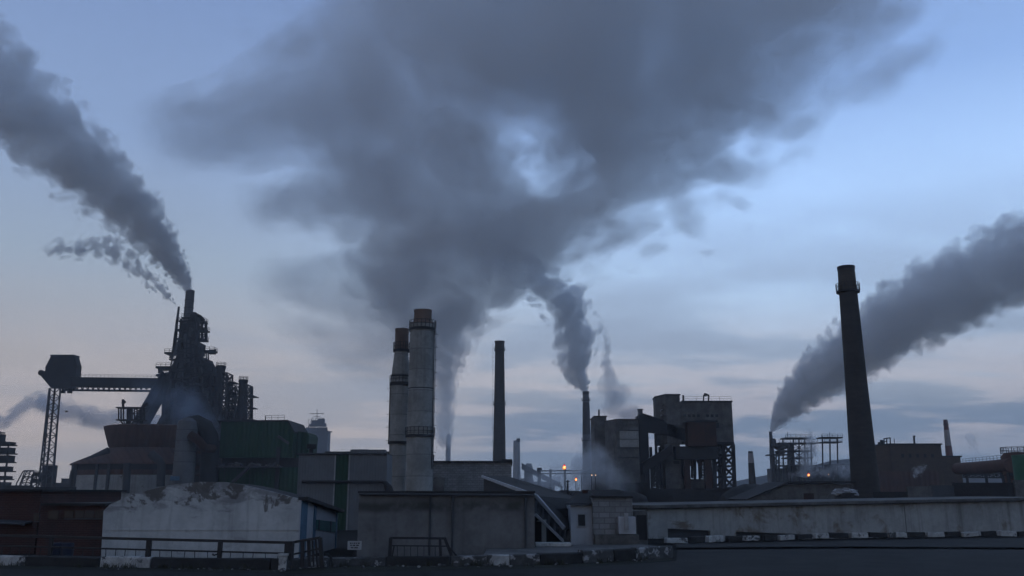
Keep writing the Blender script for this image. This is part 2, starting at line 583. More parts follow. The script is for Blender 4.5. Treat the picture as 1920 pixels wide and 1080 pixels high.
class Frame:
    """thing with its base under photo column px at distance Y; parts given in world points are stored relative to it"""

    def __init__(self, name, label, cat, px, Y, z=0.0, group=None):
        p = P(px, 926, Y)
        self.o = Vector((p.x, Y, z))
        self.root = thing(name, label, cat, self.o, 0, group)

    def p(self, px, py, Y):
        return P(px, py, Y) - self.o

    def x(self, px, py, Y):
        return P(px, py, Y).x - self.o.x

    def z(self, py, Y):
        return P(960, py, Y).z - self.o.z

    def part(self, name, mb, mat, parent=None, **kw):
        if parent is None:
            return mb.build(name, mat, self.root, **kw)
        return mb.build(name, mat, parent, **kw)

    def box(self, name, px0, px1, py0, py1, Y, dep, mat, parent=None, bevel=0.0, ref=None):
        """box whose front face fills the pixel rectangle at distance Y; py1 None = down to the base"""
        r_ = ref if ref is not None else py0
        m = MB()
        z1 = self.z(py0, Y)
        z0 = 0.0 if py1 is None else self.z(py1, Y)
        m.box(self.x(px0, r_, Y), self.x(px1, r_, Y), Y - self.o.y, Y - self.o.y + dep, z0, z1)
        return self.part(name, m, mat, parent, bevel=bevel)


def chimney(label, px, Y, prof, mat, group=None, rings=(), ringmat=None, ladder=None, cat='chimney', seg=36, extra=None, name='chimney', lean=None):
    """prof: (photo row, radius in px, material key index); stands on the ground at column px (measured at the base)"""
    F_ = Frame(name, label, cat, px, Y, 0.0, group)
    s = Y / math.cos(PITCH) / FPX * math.cos(PITCH)

    def rz(py, r_):
        zz_ = F_.z(py, Y)
        return (r_ * (P(960, py, Y) - EYE).length / FPX / math.hypot(1, (540 - py) / FPX), zz_)
    pr = [rz(a, b_) for a, b_ in prof]
    pr = [(pr[0][0], 0.0)] + pr
    m = MB()
    m.lathe(pr, seg, caps=True)
    F_.part('shaft', m, mat, smooth=True)
    for ri in rings:
        py, r_, th = ri[:3]
        rr, zz_ = rz(py, r_)
        m = MB()
        m.lathe([(rr * 0.7, zz_), (rr, zz_), (rr, zz_ + th), (rr * 0.7, zz_ + th)], seg, caps=True)
        pl = F_.part('platform', m, ringmat or M_STEEL)
        if len(ri) > 3 and ri[3]:
            m = MB()
            N = 20
            for j in range(N):
                a = 2 * math.pi * j / N
                p = Vector((rr * math.cos(a), rr * math.sin(a), zz_ + th))
                m.bar(p, p + Vector((0, 0, ri[3])), 0.06)
                a2 = 2 * math.pi * (j + 1) / N
                p2 = Vector((rr * math.cos(a2), rr * math.sin(a2), zz_ + th))
                for hh in (0.5, 1.0):
                    m.bar(p + Vector((0, 0, ri[3] * hh)), p2 + Vector((0, 0, ri[3] * hh)), 0.05)
            m.build('railing', ringmat or M_STEEL, pl)
    if ladder:
        ang, py0, py1, offr = ladder
        m = MB()
        r0, z0 = rz(py0, offr)
        r1, z1 = rz(py1, offr)
        dv = Vector((math.cos(ang), math.sin(ang), 0))
        tv = Vector((-math.sin(ang), math.cos(ang), 0))
        for sgn in (-0.25, 0.25):
            m.bar(dv * r0 + tv * sgn + Vector((0, 0, z0)), dv * r1 + tv * sgn + Vector((0, 0, z1)), 0.07)
        N = int((z1 - z0) / 0.8)
        for i in range(N):
            t = (i + 0.5) / N
            c = dv * (r0 + (r1 - r0) * t) + Vector((0, 0, z0 + (z1 - z0) * t))
            m.bar(c - tv * 0.25, c + tv * 0.25, 0.05)
            if i % 2 == 0:
                m.bar(c - dv * 0.4, c + dv * 0.3, 0.05)
                m.bar(c + dv * 0.3 - tv * 0.35, c + dv * 0.3 + tv * 0.35, 0.05)
        F_.part('ladder', m, ringmat or M_STEEL)
    return F_, rz
# ------------------------------------------------------------------ ground, road, hills
rnd = random.Random(11)


def strip(name, poly, z, mat):
    m = MB()
    m.face([(p[0], p[1], z) for p in poly])
    o = m.build(name, mat)
    if o.data.polygons[0].normal.z < 0:
        o.data.flip_normals()
    return setp(o, kind='structure')


def G(px, py):
    """point of the flat ground seen at photo pixel (px, py)"""
    return P(px, py, depth(py))


g = MB()
g.face([(-4000, -300, 0), (4000, -300, 0), (4000, 6000, 0), (-4000, 6000, 0)])
setp(g.build('ground', M_SOIL), kind='structure')
# asphalt of the street and its bend to the right
strip('road', [(-70, -40), (70, -40)] + [tuple(G(px, py)[:2]) for px, py in
      ((2300, 1024), (1920, 1031), (1600, 1029), (1420, 1030), (1270, 1031), (1268, 1052), (1180, 1058), (1000, 1066), (800, 1070), (540, 1076), (250, 1070), (-100, 1066))] + [(-70, 37)], 0.004, M_ASPH)
strip('pavement', [tuple(G(px, py)[:2]) for px, py in ((1268, 1030.5), (1420, 1029), (1600, 1028), (1920, 1030), (2300, 1023), (2300, 1008), (1920, 1011), (1600, 1016), (1420, 1020), (1268, 1023))], 0.10, M_PAVE)
strip('verge', [tuple(G(px, py)[:2]) for px, py in ((-100, 1066.5), (250, 1070.5), (540, 1076.5), (800, 1070.5), (1000, 1066.5), (1180, 1058.5), (1262, 1050), (1255, 1046), (1080, 1052), (870, 1058), (620, 1062), (540, 1066), (250, 1062), (-100, 1060))], 0.008, M_VERGE)


def ridge(name, pts, Y, dep, mat, seed=0):
    """hill running across the view; pts of (px, py) along its crest"""
    m = MB()
    top = [P(a, b, Y) for a, b in pts]
    fine = []
    for a, b in zip(top, top[1:]):
        for i in range(10):
            t = i / 10
            p = a.lerp(b, t)
            p.z += 1.6 * mnoise.noise(Vector((p.x * 0.02 + seed, 0, 0)))
            fine.append(p)
    fine.append(top[-1])
    rows = []
    for fr, dy in ((0, -dep), (0.35, -dep * 0.6), (0.75, -dep * 0.25), (1, 0), (0.6, dep * 0.5), (0, dep)):
        rows.append([m.b.verts.new((p.x, Y + dy, -0.5 + (p.z + 0.5) * fr + (0.8 * mnoise.noise(Vector((p.x * 0.05, dy * 0.05, seed))) if 0 < fr < 1 else 0))) for p in fine])
    for a, b in zip(rows, rows[1:]):
        for i in range(len(fine) - 1):
            m.b.faces.new([a[i], a[i + 1], b[i + 1], b[i]])
    return setp(m.build(name, mat, smooth=True), kind='structure')


ridge('hills', [(1330, 925), (1370, 905), (1440, 889), (1500, 880), (1560, 864), (1600, 860), (1660, 856), (1760, 872), (1850, 880), (1940, 878), (2060, 900), (2150, 924)], 760, 120, M_HILL)

# ------------------------------------------------------------------ street edge: painted parapet blocks
edge = [(-60, 1059), (0, 1060), (185, 1064), (400, 1067), (535, 1069), (545, 1067), (620, 1062.5), (730, 1061), (870, 1061), (1000, 1060), (1080, 1057), (1180, 1052), (1262, 1046)]
edgeW = [G(a, b) for a, b in edge]


def edge_at(px):
    for a, b, pa, pb in zip(edge, edge[1:], edgeW, edgeW[1:]):
        if a[0] <= px <= b[0]:
            return pa.lerp(pb, (px - a[0]) / (b[0] - a[0]))
    return edgeW[-1]


def parapet(px0, px1, h, mat, label, group=None, wd=0.45):
    a, b = edge_at(px0), edge_at(px1)
    d = (b - a)
    L = d.length
    o = None
    m = MB()
    n = max(2, int(L / 0.5))
    bm = m.b
    rows = []
    sd = rnd.random() * 50
    # a worn block: cross sections along its length
    for i in range(n + 1):
        x_ = L * i / n
        ring = []
        for yy, zz_ in ((0, 0), (0.01, h * 0.9), (0.06, h), (wd - 0.06, h), (wd, h * 0.9), (wd, 0)):
            j = mnoise.noise(Vector((x_ * 1.3 + sd, yy * 3, zz_ * 3))) * 0.035
            ring.append(bm.verts.new((x_, yy + j, max(zz_ + (j if zz_ > 0 else 0), 0))))
        rows.append(ring)
    for r0, r1 in zip(rows, rows[1:]):
        for j in range(6):
            bm.faces.new([r0[j], r0[(j + 1) % 6], r1[(j + 1) % 6], r1[j]])
    bm.faces.new(rows[0])
    bm.faces.new(rows[-1][::-1])
    o = m.build('parapet_block', mat)
    o.location = (a.x, a.y, 0)
    o.rotation_euler = (0, 0, math.atan2(d.y, d.x))
    return setp(o, label, 'parapet block', group)


parapet(-58, 46, 0.42, M_KWHITE, 'dirty white low concrete block at the left end of the street edge', None)
parapet(48, 184, 0.42, M_KBLACK, 'black low concrete block before the dark red brick building')
parapet(187, 281, 0.46, M_KWHITE, 'long whitish low concrete block under the railing\'s left end')
parapet(284, 505, 0.44, M_KBLACK, 'long black low concrete block under the middle of the long railing')
parapet(508, 522, 0.46, M_KBLACK, 'stub of black concrete block beside the pale pillar stump')
parapet(536, 618, 0.42, M_KWORN, 'dark crumbling concrete block under the leaning railing end panel')
parapet(622, 722, 0.36, M_KWORN, 'worn grey concrete block under the little white sign')
parapet(725, 842, 0.40, M_KBLACK, 'black concrete block under the short black guard frame')
parapet(846, 912, 0.42, M_KWORN, 'chipped grey concrete block right of the short black guard frame')
parapet(914, 955, 0.46, M_KWHITE, 'white concrete block at the foot of the rough concrete building')
parapet(957, 1012, 0.46, M_KWORN, 'patchy dark concrete block below the gallery doorway')
parapet(1014, 1092, 0.48, M_KBLACK, 'long black concrete block along the raised loading platform')
parapet(1094, 1150, 0.56, M_KWORN, 'mottled light concrete block near the end of the loading platform')
parapet(1152, 1192, 0.56, M_KBLACK, 'dark block second from the rounded end of the street edge')
parapet(1194, 1262, 0.58, M_KWORN, 'last whitish block at the rounded end of the street edge by the road')
# pale stump between the black blocks
m = MB()
a = edge_at(529)
m.plan([(-0.16, 0), (0.16, 0), (0.16, 0.3), (-0.16, 0.3)], 0, 0.55)
m.plan([(-0.22, -0.03), (0.22, -0.03), (0.2, 0.33), (-0.2, 0.33)], 0.552, 0.66)
o = m.build('pillar_stump', M_KWHITE, bevel=0.02)
o.location = (a.x, a.y - 0.05, 0)
setp(o, 'short pale pillar stump at the corner of the long black railing', 'pillar')

# raised loading platform behind the right part of the edge
m = MB()
pl0, pl1 = P(1003, 1022, 45.5), P(1258, 1031, 44.5)
fr = [G(a, b) + Vector((0, 0.62, 0)) for a, b in ((905, 1061), (1000, 1060), (1080, 1057), (1180, 1052), (1258, 1046))]
m.plan([(p.x, p.y) for p in fr] + [(fr[-1].x + 0.3, 46.6), (P(1205, 1000, 50).x, 50.0), (pl0.x, 49.3), (P(1003, 1000, 46.3).x, 46.3), (fr[0].x, 46.3)], 0, 0.42)
setp(m.build('loading_platform', M_CONC, bevel=0.03), 'low raised grey concrete platform before the gallery and the block hut', 'platform')
m = MB()
m.box(P(1004, 1018, 48.2).x, P(1070, 1018, 48.2).x, 47.8, 48.8, 0.422, 0.60)
setp(m.build('doorstep', M_KWHITE, bevel=0.02), 'pale worn doorstep under the glazed end of the sloping gallery', 'step')

# ------------------------------------------------------------------ long black railing
rA, rB, rC = Vector((P(-70, 1000, 39.2).x, 39.2, 0)), None, None


def rail_pt(px, Y):
    p = edge_at(px)
    return Vector((p.x, p.y + 0.2, 0))


F_ = Frame('railing', 'long black metal railing before the white garage, its right end panel leaning', 'railing', 535, edge_at(535).y + 0.2)
lo = lambda px: rail_pt(px, 0) - F_.o
H0, H1 = 0.42, 1.33


def top_z(px):
    # keep to the photograph's rail line
    py = 1004.5 + (px - 0) * (1017.5 - 1004.5) / 540 if px < 540 else 1017.5 - (px - 540) * 0.14
    return P(960, py, rail_pt(px, 0).y).z


segs = [(-58, 88), (88, 273), (273, 407), (407, 538)]
for a_, b_ in segs:
    pa, pb = lo(a_), lo(b_)
    MB().bar(pa + Vector((0, 0, top_z(a_))), pb + Vector((0, 0, top_z(b_))), 0.10, 0.11).build('top_rail', M_RAIL, F_.root)
    MB().bar(pa + Vector((0, 0, top_z(a_) - 0.44)), pb + Vector((0, 0, top_z(b_) - 0.44)), 0.06, 0.07).build('middle_rail', M_RAIL, F_.root)
    n = max(3, round((pb - pa).length / 0.52))
    for i in range(1, n):
        t = (i + rnd.uniform(-0.15, 0.15)) / n
        p = pa.lerp(pb, t)
        zt = top_z(a_ + (b_ - a_) * t) - 0.44
        MB().bar(p + Vector((rnd.uniform(-0.03, 0.03), 0, 0.36)), p + Vector((0, 0, zt)), 0.026).build('picket', M_RAIL, F_.root)
for px_p, wd in ((-58, 0.14), (88, 0.14), (273, 0.19), (407, 0.17), (538, 0.34)):
    p = lo(px_p)
    MB().bar(p + Vector((0, 0, 0.02)), p + Vector((0, 0, top_z(px_p) + (0.06 if wd > 0.3 else 0))), wd).build('post', M_RAIL, F_.root)
p = lo(407)
MB().bar(p + Vector((0.0, -0.08, 0.62)), p + Vector((-0.22, -0.1, 0.55)), 0.07).bar(p + Vector((-0.22, -0.1, 0.55)), p + Vector((-0.27, -0.1, 0.62)), 0.06).build('hook', M_RAIL, F_.root)
# return panel that leans away
q0 = lo(545)
q1 = Vector((P(600, 1008, 38.6).x, 38.6, 0)) - F_.o
zt0, zt1 = top_z(545), P(960, 1008, 38.6).z
MB().bar(q0 + Vector((0, 0, zt0)), q1 + Vector((0, 0, zt1)), 0.10).build('top_rail', M_RAIL, F_.root)
MB().bar(q0 + Vector((0, 0, zt0 - 0.5)), q1 + Vector((0, 0, zt1 - 0.45)), 0.07).build('middle_rail', M_RAIL, F_.root)
for t, wd in ((0.35, 0.16), (0.58, 0.13), (0.72, 0.07), (0.84, 0.07), (1.0, 0.16)):
    p = q0.lerp(q1, t)
    MB().bar(p + Vector((0.16 * t, 0, 0.1)), p + Vector((0, 0, zt0 + (zt1 - zt0) * t)), wd).build('post', M_RAIL, F_.root)

# short guard frame
F_ = Frame('guard_frame', 'short black guard frame with sloping right brace before the rough concrete building', 'railing', 780, edge_at(780).y + 0.2)
Yg = F_.o.y
e = lambda px, py: F_.p(px, py, Yg)
MB().bar(e(732, 1008.5), e(836, 1009.5), 0.10).build('top_rail', M_RAIL, F_.root)
MB().bar(e(731, 1023), e(840, 1024), 0.06).build('middle_rail', M_RAIL, F_.root)
MB().bar(e(733, 1008), e(730, 1056), 0.15).build('post', M_RAIL, F_.root)
MB().bar(e(739, 1024), e(733, 1056), 0.07).build('brace', M_RAIL, F_.root)
MB().bar(e(825, 1009), e(827, 1056), 0.12).build('post', M_RAIL, F_.root)
MB().bar(e(834, 1009), e(851, 1053), 0.13).build('brace', M_RAIL, F_.root)
MB().bar(e(842, 1026), e(866, 1053), 0.07).build('brace', M_RAIL, F_.root)
for px_p in (745, 758, 770, 783, 795, 806, 816):
    MB().bar(e(px_p, 1023), e(px_p, 1056), 0.03).build('picket', M_RAIL, F_.root)

# little sign on a post
F_ = Frame('notice_sign', 'small white notice board on a dark post by the rough concrete building corner', 'sign', 664, 42.0)
sg = F_.root
F_.box('post', 661, 668, 1031, None, 42.06, 0.12, M_RAIL)
bd = F_.box('board', 652, 678, 1014.5, 1031, 42.0, 0.04, M_SIGN)
for row, (zz_, xs) in enumerate(((1018.5, ((656, 659), (660.5, 662), (663.5, 666), (667.5, 669.5), (671, 674.5))), (1022.5, ((657, 660), (661.5, 666), (668, 673))), (1027, ((658, 663), (664.5, 671))))):
    for x0_, x1_ in xs:
        m = MB()
        m.box(F_.x(x0_, 1020, 41.99), F_.x(x1_, 1020, 41.99), -0.016, -0.004, F_.z(zz_ + 1.0, 42), F_.z(zz_ - 1.0, 42))
        m.build('lettering', M_RAIL, bd)

# blue drums by the brick building
for i, (px_, c) in enumerate(((116, 'blue drum beside a twin drum before the brick building, the left one'), (137, 'blue drum beside a twin drum before the brick building, the right one'))):
    F_ = Frame('drum', c, 'drum', px_, 42.2)
    MB().lathe([(0.29, 0), (0.29, 0.28), (0.31, 0.30), (0.29, 0.32), (0.29, 0.58), (0.31, 0.60), (0.29, 0.62), (0.29, 0.88)], 20).build('barrel', M_BARREL, F_.root, smooth=True)
    MB().lathe([(0.27, 0.882), (0.27, 0.90), (0.05, 0.90)], 20).build('lid', M_BARREL, F_.root)

# ------------------------------------------------------------------ white garage
Yf = 45.0
F_ = Frame('garage', 'whitewashed low garage with peeling arched gable, pale blue panels at its right side', 'garage', 380, Yf)
outline = [(194, 958), (206, 946), (250, 926), (320, 909), (375, 903.5), (420, 904), (455, 909), (510, 922), (561, 936)]
poly = [(F_.x(194, 1000, Yf), 0.0)] + [(F_.x(a, b, Yf), F_.z(b, Yf)) for a, b in outline] + [(F_.x(561, 1000, Yf), 0.0)]
MW = surf('peeling_whitewash', (0.60, 0.61, 0.60), (0.40, 0.41, 0.41), 0.9, 0.8, 0.92, bump=0.04, streak=0.4, streakcol=(0.17, 0.16, 0.15))
# peeled plaster: bare dark wall showing in ragged patches along the upper third
q = NT(MW.node_tree) if False else None
nt = MW.node_tree
bs = [n for n in nt.nodes if n.type == 'BSDF_PRINCIPLED'][0]
src = bs.inputs['Base Color'].links[0].from_socket
k2 = NT.__new__(NT)
k2.t = nt
pos = k2.n('ShaderNodeNewGeometry').outputs['Position']
X, Y_, Z_ = k2.sep(pos)
pn = k2.noise(pos, 0.9, 8, 0.68, 0.4)
pn2 = k2.noise(k2.comb(X, 0.0, k2.m('MULTIPLY', Z_, 2.6)), 0.55, 6, 0.62, 0.5)
hgt = k2.smooth(Z_, 1.5, 3.4, -0.12, 0.08)
f1 = k2.smooth(k2.m('ADD', pn, hgt), 0.545, 0.60)
f2 = k2.smooth(k2.m('ADD', pn2, hgt), 0.49, 0.62)
c = k2.mix(k2.m('MULTIPLY', f2, 0.7), src, (0.15, 0.15, 0.155, 1))
c = k2.mix(k2.m('MULTIPLY', f1, 0.85), c, (0.085, 0.075, 0.068, 1))
nt.links.new(c, bs.inputs['Base Color'])
m = MB()
m.prism(poly, 0, 0.4)
fw = F_.part('front_wall', m, MW)
# stepped ledge line across the gable
MB().box(poly[0][0] + 0.35, poly[-1][0] - 0.1, -0.03, -0.004, 1.35, 1.41).build('ledge', MW, fw)
# body and vaulted roof
inner = [(p[0] * 0.985, max(p[1] - 0.12, 0)) for p in poly]
F_.part('body', MB().prism(inner, 0.4, 4.0), M_PLASTER)
roof = [(p[0] * 0.99, p[1] - 0.05) for p in poly[1:-1]] + [(p[0] * 0.99, p[1] - 0.15) for p in poly[-2:0:-1]]
F_.part('roof', MB().prism(roof, 0.402, 4.2), M_TARROOF)
# right side wall, receding, with a falling top edge
Yb = 54.0
A, B = F_.p(561.5, 1000, Yf), F_.p(632, 1000, Yb)
zA, zB = F_.z(937, Yf), F_.z(961, Yb)


def side(name, t0, t1, b0, b1, u0, u1, mat, off=0.0, th=0.12, parent=None):
    """panel on the side wall from t0 to t1 along it, between fractions of its height (b at t0 / t1 for bottom, u for top)"""
    d = (B - A).normalized()
    nrm = Vector((d.y, -d.x, 0))
    pts = []
    for t, b_, u_ in ((t0, b0, u0), (t1, b1, u1)):
        p = A.lerp(B, t)
        zt = zA + (zB - zA) * t
        pts.append((p, zt * b_, zt * u_))
    m_ = MB()
    c_ = []
    for off_ in (off, off - th):
        for p, zb_, zt_ in pts:
            w_ = Vector((p.x, p.y, 0)) + nrm * off_
            c_.append((m_.b.verts.new(w_ + Vector((0, 0, zb_))), m_.b.verts.new(w_ + Vector((0, 0, zt_)))))
    (a0, a1), (b0_, b1_), (c0, c1), (d0, d1) = c_
    for f in ((a0, b0_, b1_, a1), (c0, c1, d1, d0), (a1, b1_, d1, c1), (a0, c0, d0, b0_), (a0, a1, c1, c0), (b0_, d0, d1, b1_)):
        m_.b.faces.new(f)
    return F_.part(name, m_, mat, parent)


sw = side('side_wall', 0, 1, 0, 0, 1, 1, M_PLASTER, 0, 0.3)
side('blue_panel', 0.01, 0.15, 0.0, 0.0, 0.99, 0.99, M_BLUEPAINT, 0.03, 0.028)
side('post', 0.31, 0.36, 0.0, 0.0, 0.98, 0.98, M_BLUEPAINT, 0.05, 0.048)
side('green_panel', 0.38, 0.93, 0.50, 0.44, 0.70, 0.72, M_TEAL, 0.04, 0.038)
side('post', 0.43, 0.455, 0.49, 0.49, 0.71, 0.71, M_RAIL, 0.06, 0.018)
side('post', 0.76, 0.785, 0.44, 0.44, 0.72, 0.72, M_RAIL, 0.06, 0.018)
side('post', 0.94, 0.965, 0.0, 0.0, 0.99, 0.99, M_BLUEPAINT, 0.06, 0.058)
# eave board of the side roof
m = MB()
m.bar(Vector((A.x + 0.1, A.y, zA + 0.06)), Vector((B.x + 0.1, B.y + 0.2, zB + 0.08)), 0.5, 0.16)
F_.part('eave', m, M_TARROOF)
# scrap pipe end leaning at the wall's foot
Fs = Frame('bent_pipe', 'short bent dark pipe sticking up at the foot of the pale side wall', 'pipe', 618, 43.5)
MB().tube([Fs.p(624, 1052, 43.5), Fs.p(619, 1044, 43.5), Fs.p(615, 1039, 43.4), Fs.p(611, 1041, 43.3)], 0.07, 10).build('elbow', M_STEEL, Fs.root, smooth=True)

# ------------------------------------------------------------------ brick building at the left edge
F_ = Frame('brick_building', 'low dark red brick building with flat roofs at the left edge', 'building', 100, 47.0)
F_.box('wall', -70, 77, 921.5, None, 48.5, 10, M_BRICK)
F_.box('roof', -72, 79, 917.5, 921.4, 48.2, 10.6, M_TARROOF)
lw = F_.box('wall', 77.3, 197, 948, None, 47.0, 9, M_BRICK)
F_.box('roof', 76.5, 198, 943.5, 947.9, 46.7, 9.6, M_TARROOF)
m = MB()
z0, z1, z2 = F_.z(970, 48.4), F_.z(977, 48.4), F_.z(980, 48.4)
xa, xb = F_.x(-72, 970, 48.4), F_.x(60, 970, 48.4)
m.face([(xa, 1.49, z0), (xb, 1.49, z1), (xb, 0.7, z2), (xa, 0.7, z1 - 0.02)])
m.face([(xa, 1.49, z0 - 0.1), (xb, 1.49, z1 - 0.1), (xb, 0.7, z2 - 0.08), (xa, 0.7, z1 - 0.10)])
m.face([(xa, 0.7, z1 - 0.02), (xb, 0.7, z2), (xb, 0.7, z2 - 0.08), (xa, 0.7, z1 - 0.10)])
m.face([(xb, 1.49, z1), (xb, 0.7, z2), (xb, 0.7, z2 - 0.08), (xb, 1.49, z1 - 0.1)])
F_.part('canopy', m, M_STEEL2)
wn = F_.box('window', 64, 74, 962, 977, 48.44, 0.05, M_GLASS)
F_.box('sill', 63, 75, 977.2, 978.8, 48.36, 0.12, M_STEEL2, wn)
for a_, b_ in ((121, 138), (141, 158), (161, 176), (179, 194)):
    wn = F_.box('window', a_, b_, 957, 972, 46.94, 0.05, M_GLASS)
    F_.box('sill', a_ - 1, b_ + 1.5, 972.2, 974, 46.86, 0.12, M_STEEL2, wn)
F_.box('window', 91, 110, 957, 974, 46.94, 0.05, M_GLASS)

# ------------------------------------------------------------------ rough concrete building in the middle
F_ = Frame('concrete_building', 'long windowless rough grey concrete building with dark stained upper wall', 'building', 837, 46.5)
M_HALLWALL = surf('stained_concrete', (0.205, 0.205, 0.205), (0.12, 0.12, 0.12), 0.8, 0.9, 0.93, bump=0.05, streak=0.35, streakcol=(0.06, 0.056, 0.052), patches=(0.55, 0.58, 0.72, (0.065, 0.062, 0.055)))
cw = F_.box('wall', 671, 1002.5, 925, None, 46.5, 9, M_HALLWALL, ref=985)
m = MB()
z = F_.z(925, 46.5)
m.box(F_.x(669, 985, 46.4), F_.x(1004, 985, 46.4), -0.15, 9.2, z + 0.003, z + 0.12)
F_.part('roof', m, M_TARROOF, bevel=0.02)
# damp stain running along the upper wall, ragged like the real one
nt = M_HALLWALL.node_tree
bs = [n for n in nt.nodes if n.type == 'BSDF_PRINCIPLED'][0]
src = bs.inputs['Base Color'].links[0].from_socket
k2 = NT.__new__(NT)
k2.t = nt
pos = k2.n('ShaderNodeNewGeometry').outputs['Position']
X, Y_, Z_ = k2.sep(pos)
zb = P(960, 950, 46.5).z
wob = k2.m('SUBTRACT', k2.noise(k2.comb(k2.m('MULTIPLY', X, 0.35), 0.0, 0.0), 1.0, 6, 0.6), 0.5)
dist = k2.m('ABSOLUTE', k2.m('ADD', k2.m('SUBTRACT', Z_, zb), k2.m('MULTIPLY', wob, 0.5)))
st = k2.m('MULTIPLY', k2.smooth(dist, 0.42, 0.05), k2.smooth(k2.noise(pos, 0.7, 6, 0.65), 0.36, 0.56))
upper = k2.m('MULTIPLY', k2.smooth(Z_, zb - 0.3, zb + 0.5), 0.35)
c = k2.mix(upper, src, (0.07, 0.066, 0.055, 1))
c = k2.mix(k2.m('MULTIPLY', st, 0.8), c, (0.034, 0.034, 0.028, 1))
nt.links.new(c, bs.inputs['Base Color'])

for px_ in (806, 848, 985):
    xd = F_.x(px_, 985, 46.5)
    MB().tube([(xd, -0.10, F_.z(926, 46.5)), (xd, -0.10, 0.3), (xd + 0.02, -0.3, 0.12)], 0.055, 8).build('downpipe', M_STEEL2, F_.root)
MB().tube([(F_.x(672, 985, 46.4), -0.2, F_.z(925, 46.5) - 0.04), (F_.x(1002, 985, 46.4), -0.2, F_.z(925, 46.5) - 0.09)], 0.06, 8).build('gutter', M_STEEL2, F_.root)

# ------------------------------------------------------------------ sloping covered gallery
F_ = Frame('covered_gallery', 'dark roofed gallery sloping down to a glazed end beside the block hut', 'gallery', 1035, 52.0)
e = F_.p
# far shallow run and near steep run, as slabs of roof with side walls below
f0l, f0r = e(905, 893, 88), e(948, 891.5, 88)
f1l, f1r = e(1008, 930, 53), e(1100, 938, 58)
f2l, f2r = e(1060, 990, 51.5), e(1125, 992, 54)
dn = Vector((0, 0, -0.14))
for nm, (a0, a1, b0, b1) in (('roof', (f0l, f0r, f1l, f1r)), ('roof', (f1l, f1r, f2l, f2r))):
    m = MB()
    t_ = [a0, a1, b1, b0]
    u_ = [p + dn for p in t_]
    vt = [m.b.verts.new(p) for p in t_]
    vu = [m.b.verts.new(p) for p in u_]
    m.b.faces.new(vt)
    m.b.faces.new(vu[::-1])
    for i in range(4):
        j = (i + 1) % 4
        m.b.faces.new([vt[i], vu[i], vu[j], vt[j]])
    F_.part(nm, m, M_TARROOF)
# pale eave boards
for a0, b0, wd in ((f0l, f1l, 0.22), (f1l, f2l, 0.20)):
    m = MB()
    o_ = Vector((-0.06, -0.12, -0.02))
    m.bar(a0 + o_, b0 + o_, 0.12, wd)
    F_.part('eave', m, M_PLASTER)
# far side wall
m = MB()
zf = Vector((0, 0, -1.9))
m.face([f0l + Vector((0.1, 0.1, -0.1)), f1l + Vector((0.1, 0.1, -0.1)), f1l + Vector((0.1, 0.1, 0)) + zf, f0l + Vector((0.1, 0.1, 0)) + zf * 1.4])
m.face([f0l + Vector((0.1, 0.1, -0.1)), f0r + Vector((-0.1, 0.1, -0.1)), f0r + Vector((-0.1, 0.1, 0)) + zf * 1.4, f0l + Vector((0.1, 0.1, 0)) + zf * 1.4])
F_.part('wall', m, M_STEEL)
# glazed side of the steep run: rails, mullions, panes
la, lb = e(1003.5, 964, 52.2), e(1058, 1016, 51.4)
ua, ub = f1l + Vector((-0.05, 0, -0.2)), f2l + Vector((0, 0, -0.2))
MB().bar(la, lb, 0.10, 0.14).build('bottom_rail', M_PLASTER, F_.root)
for t in (0.0, 0.24, 0.46, 0.66, 0.84, 1.0):
    MB().bar(la.lerp(lb, t), ua.lerp(ub, t), 0.11).build('mullion', M_STEEL2, F_.root)
m = MB()
back = Vector((0.05, 0.12, 0))
m.face([la + back, lb + back, ub + back, ua + back])
F_.part('pane', m, M_GLASS)
# dark doorway below with a post
m = MB()
g0, g1 = e(1003, 1019, 52.6), e(1061, 1019, 52.6)
m.box(g0.x, g1.x + 0.2, 0.9, 1.1, 0.0, la.z + 0.3)
F_.part('back_wall', m, M_STEEL)
px_a = e(1020, 1019, 52.2)
m = MB()
m.box(px_a.x - 0.13, px_a.x + 0.13, 0.0, 0.25, 0.0, la.z - 0.3)
F_.part('post', m, M_CONC2)
m = MB()
for i in range(2):
    zz_ = e(1010, 970 + 6 * i, 52.4).z
    m.box(g0.x + 0.1, e(1017, 970, 52.4).x, 0.3, 0.6, zz_ - 0.06, zz_)
F_.part('shelf', m, M_TRIM)
m = MB()
rw0 = e(1061, 1019, 51.6)
m.prism([(rw0.x, 0), (e(1070, 1019, 51.6).x, 0), (e(1070, 985, 51.6).x, e(1070, 985, 51.6).z), (rw0.x, lb.z + 0.1)], -0.4, 2.6)
F_.part('side_wall', m, M_CONC)

# ------------------------------------------------------------------ block hut
F_ = Frame('block_hut', 'small pale block hut with one dark window and a box vent', 'hut', 1128, 50.5)
hw = F_.box('wall', 1070, 1111.5, 948, None, 50.9, 3.5, M_PLASTER, ref=985)
F_.box('wall', 1111.8, 1187, 933.5, None, 50.5, 4.5, M_BLOCK, ref=985)
F_.box('roof', 1110.8, 1188.5, 930, 933.4, 50.35, 4.9, M_TARROOF, ref=985)
m = MB()
xl, xr = F_.x(1068, 940, 50.7), F_.x(1127, 940, 50.7)
xa = F_.x(1104, 930, 50.7)
zl, za, zr_ = F_.z(946, 50.7), F_.z(926, 52), F_.z(935, 52)
m.prism([(xl, zl), (F_.x(1111, 940, 50.7), zl), (F_.x(1111, 940, 50.7), zl + 0.05), (xl, zl + 0.05)], -0.0, 0.6)
m.b.faces.ensure_lookup_table()
m.face([(xl, 0.0, zl + 0.06), (xr - 0.5, 0.0, zl + 0.06), (xa + 0.3, 3.2, za + 0.15), (xa - 0.3, 3.2, za + 0.15)])
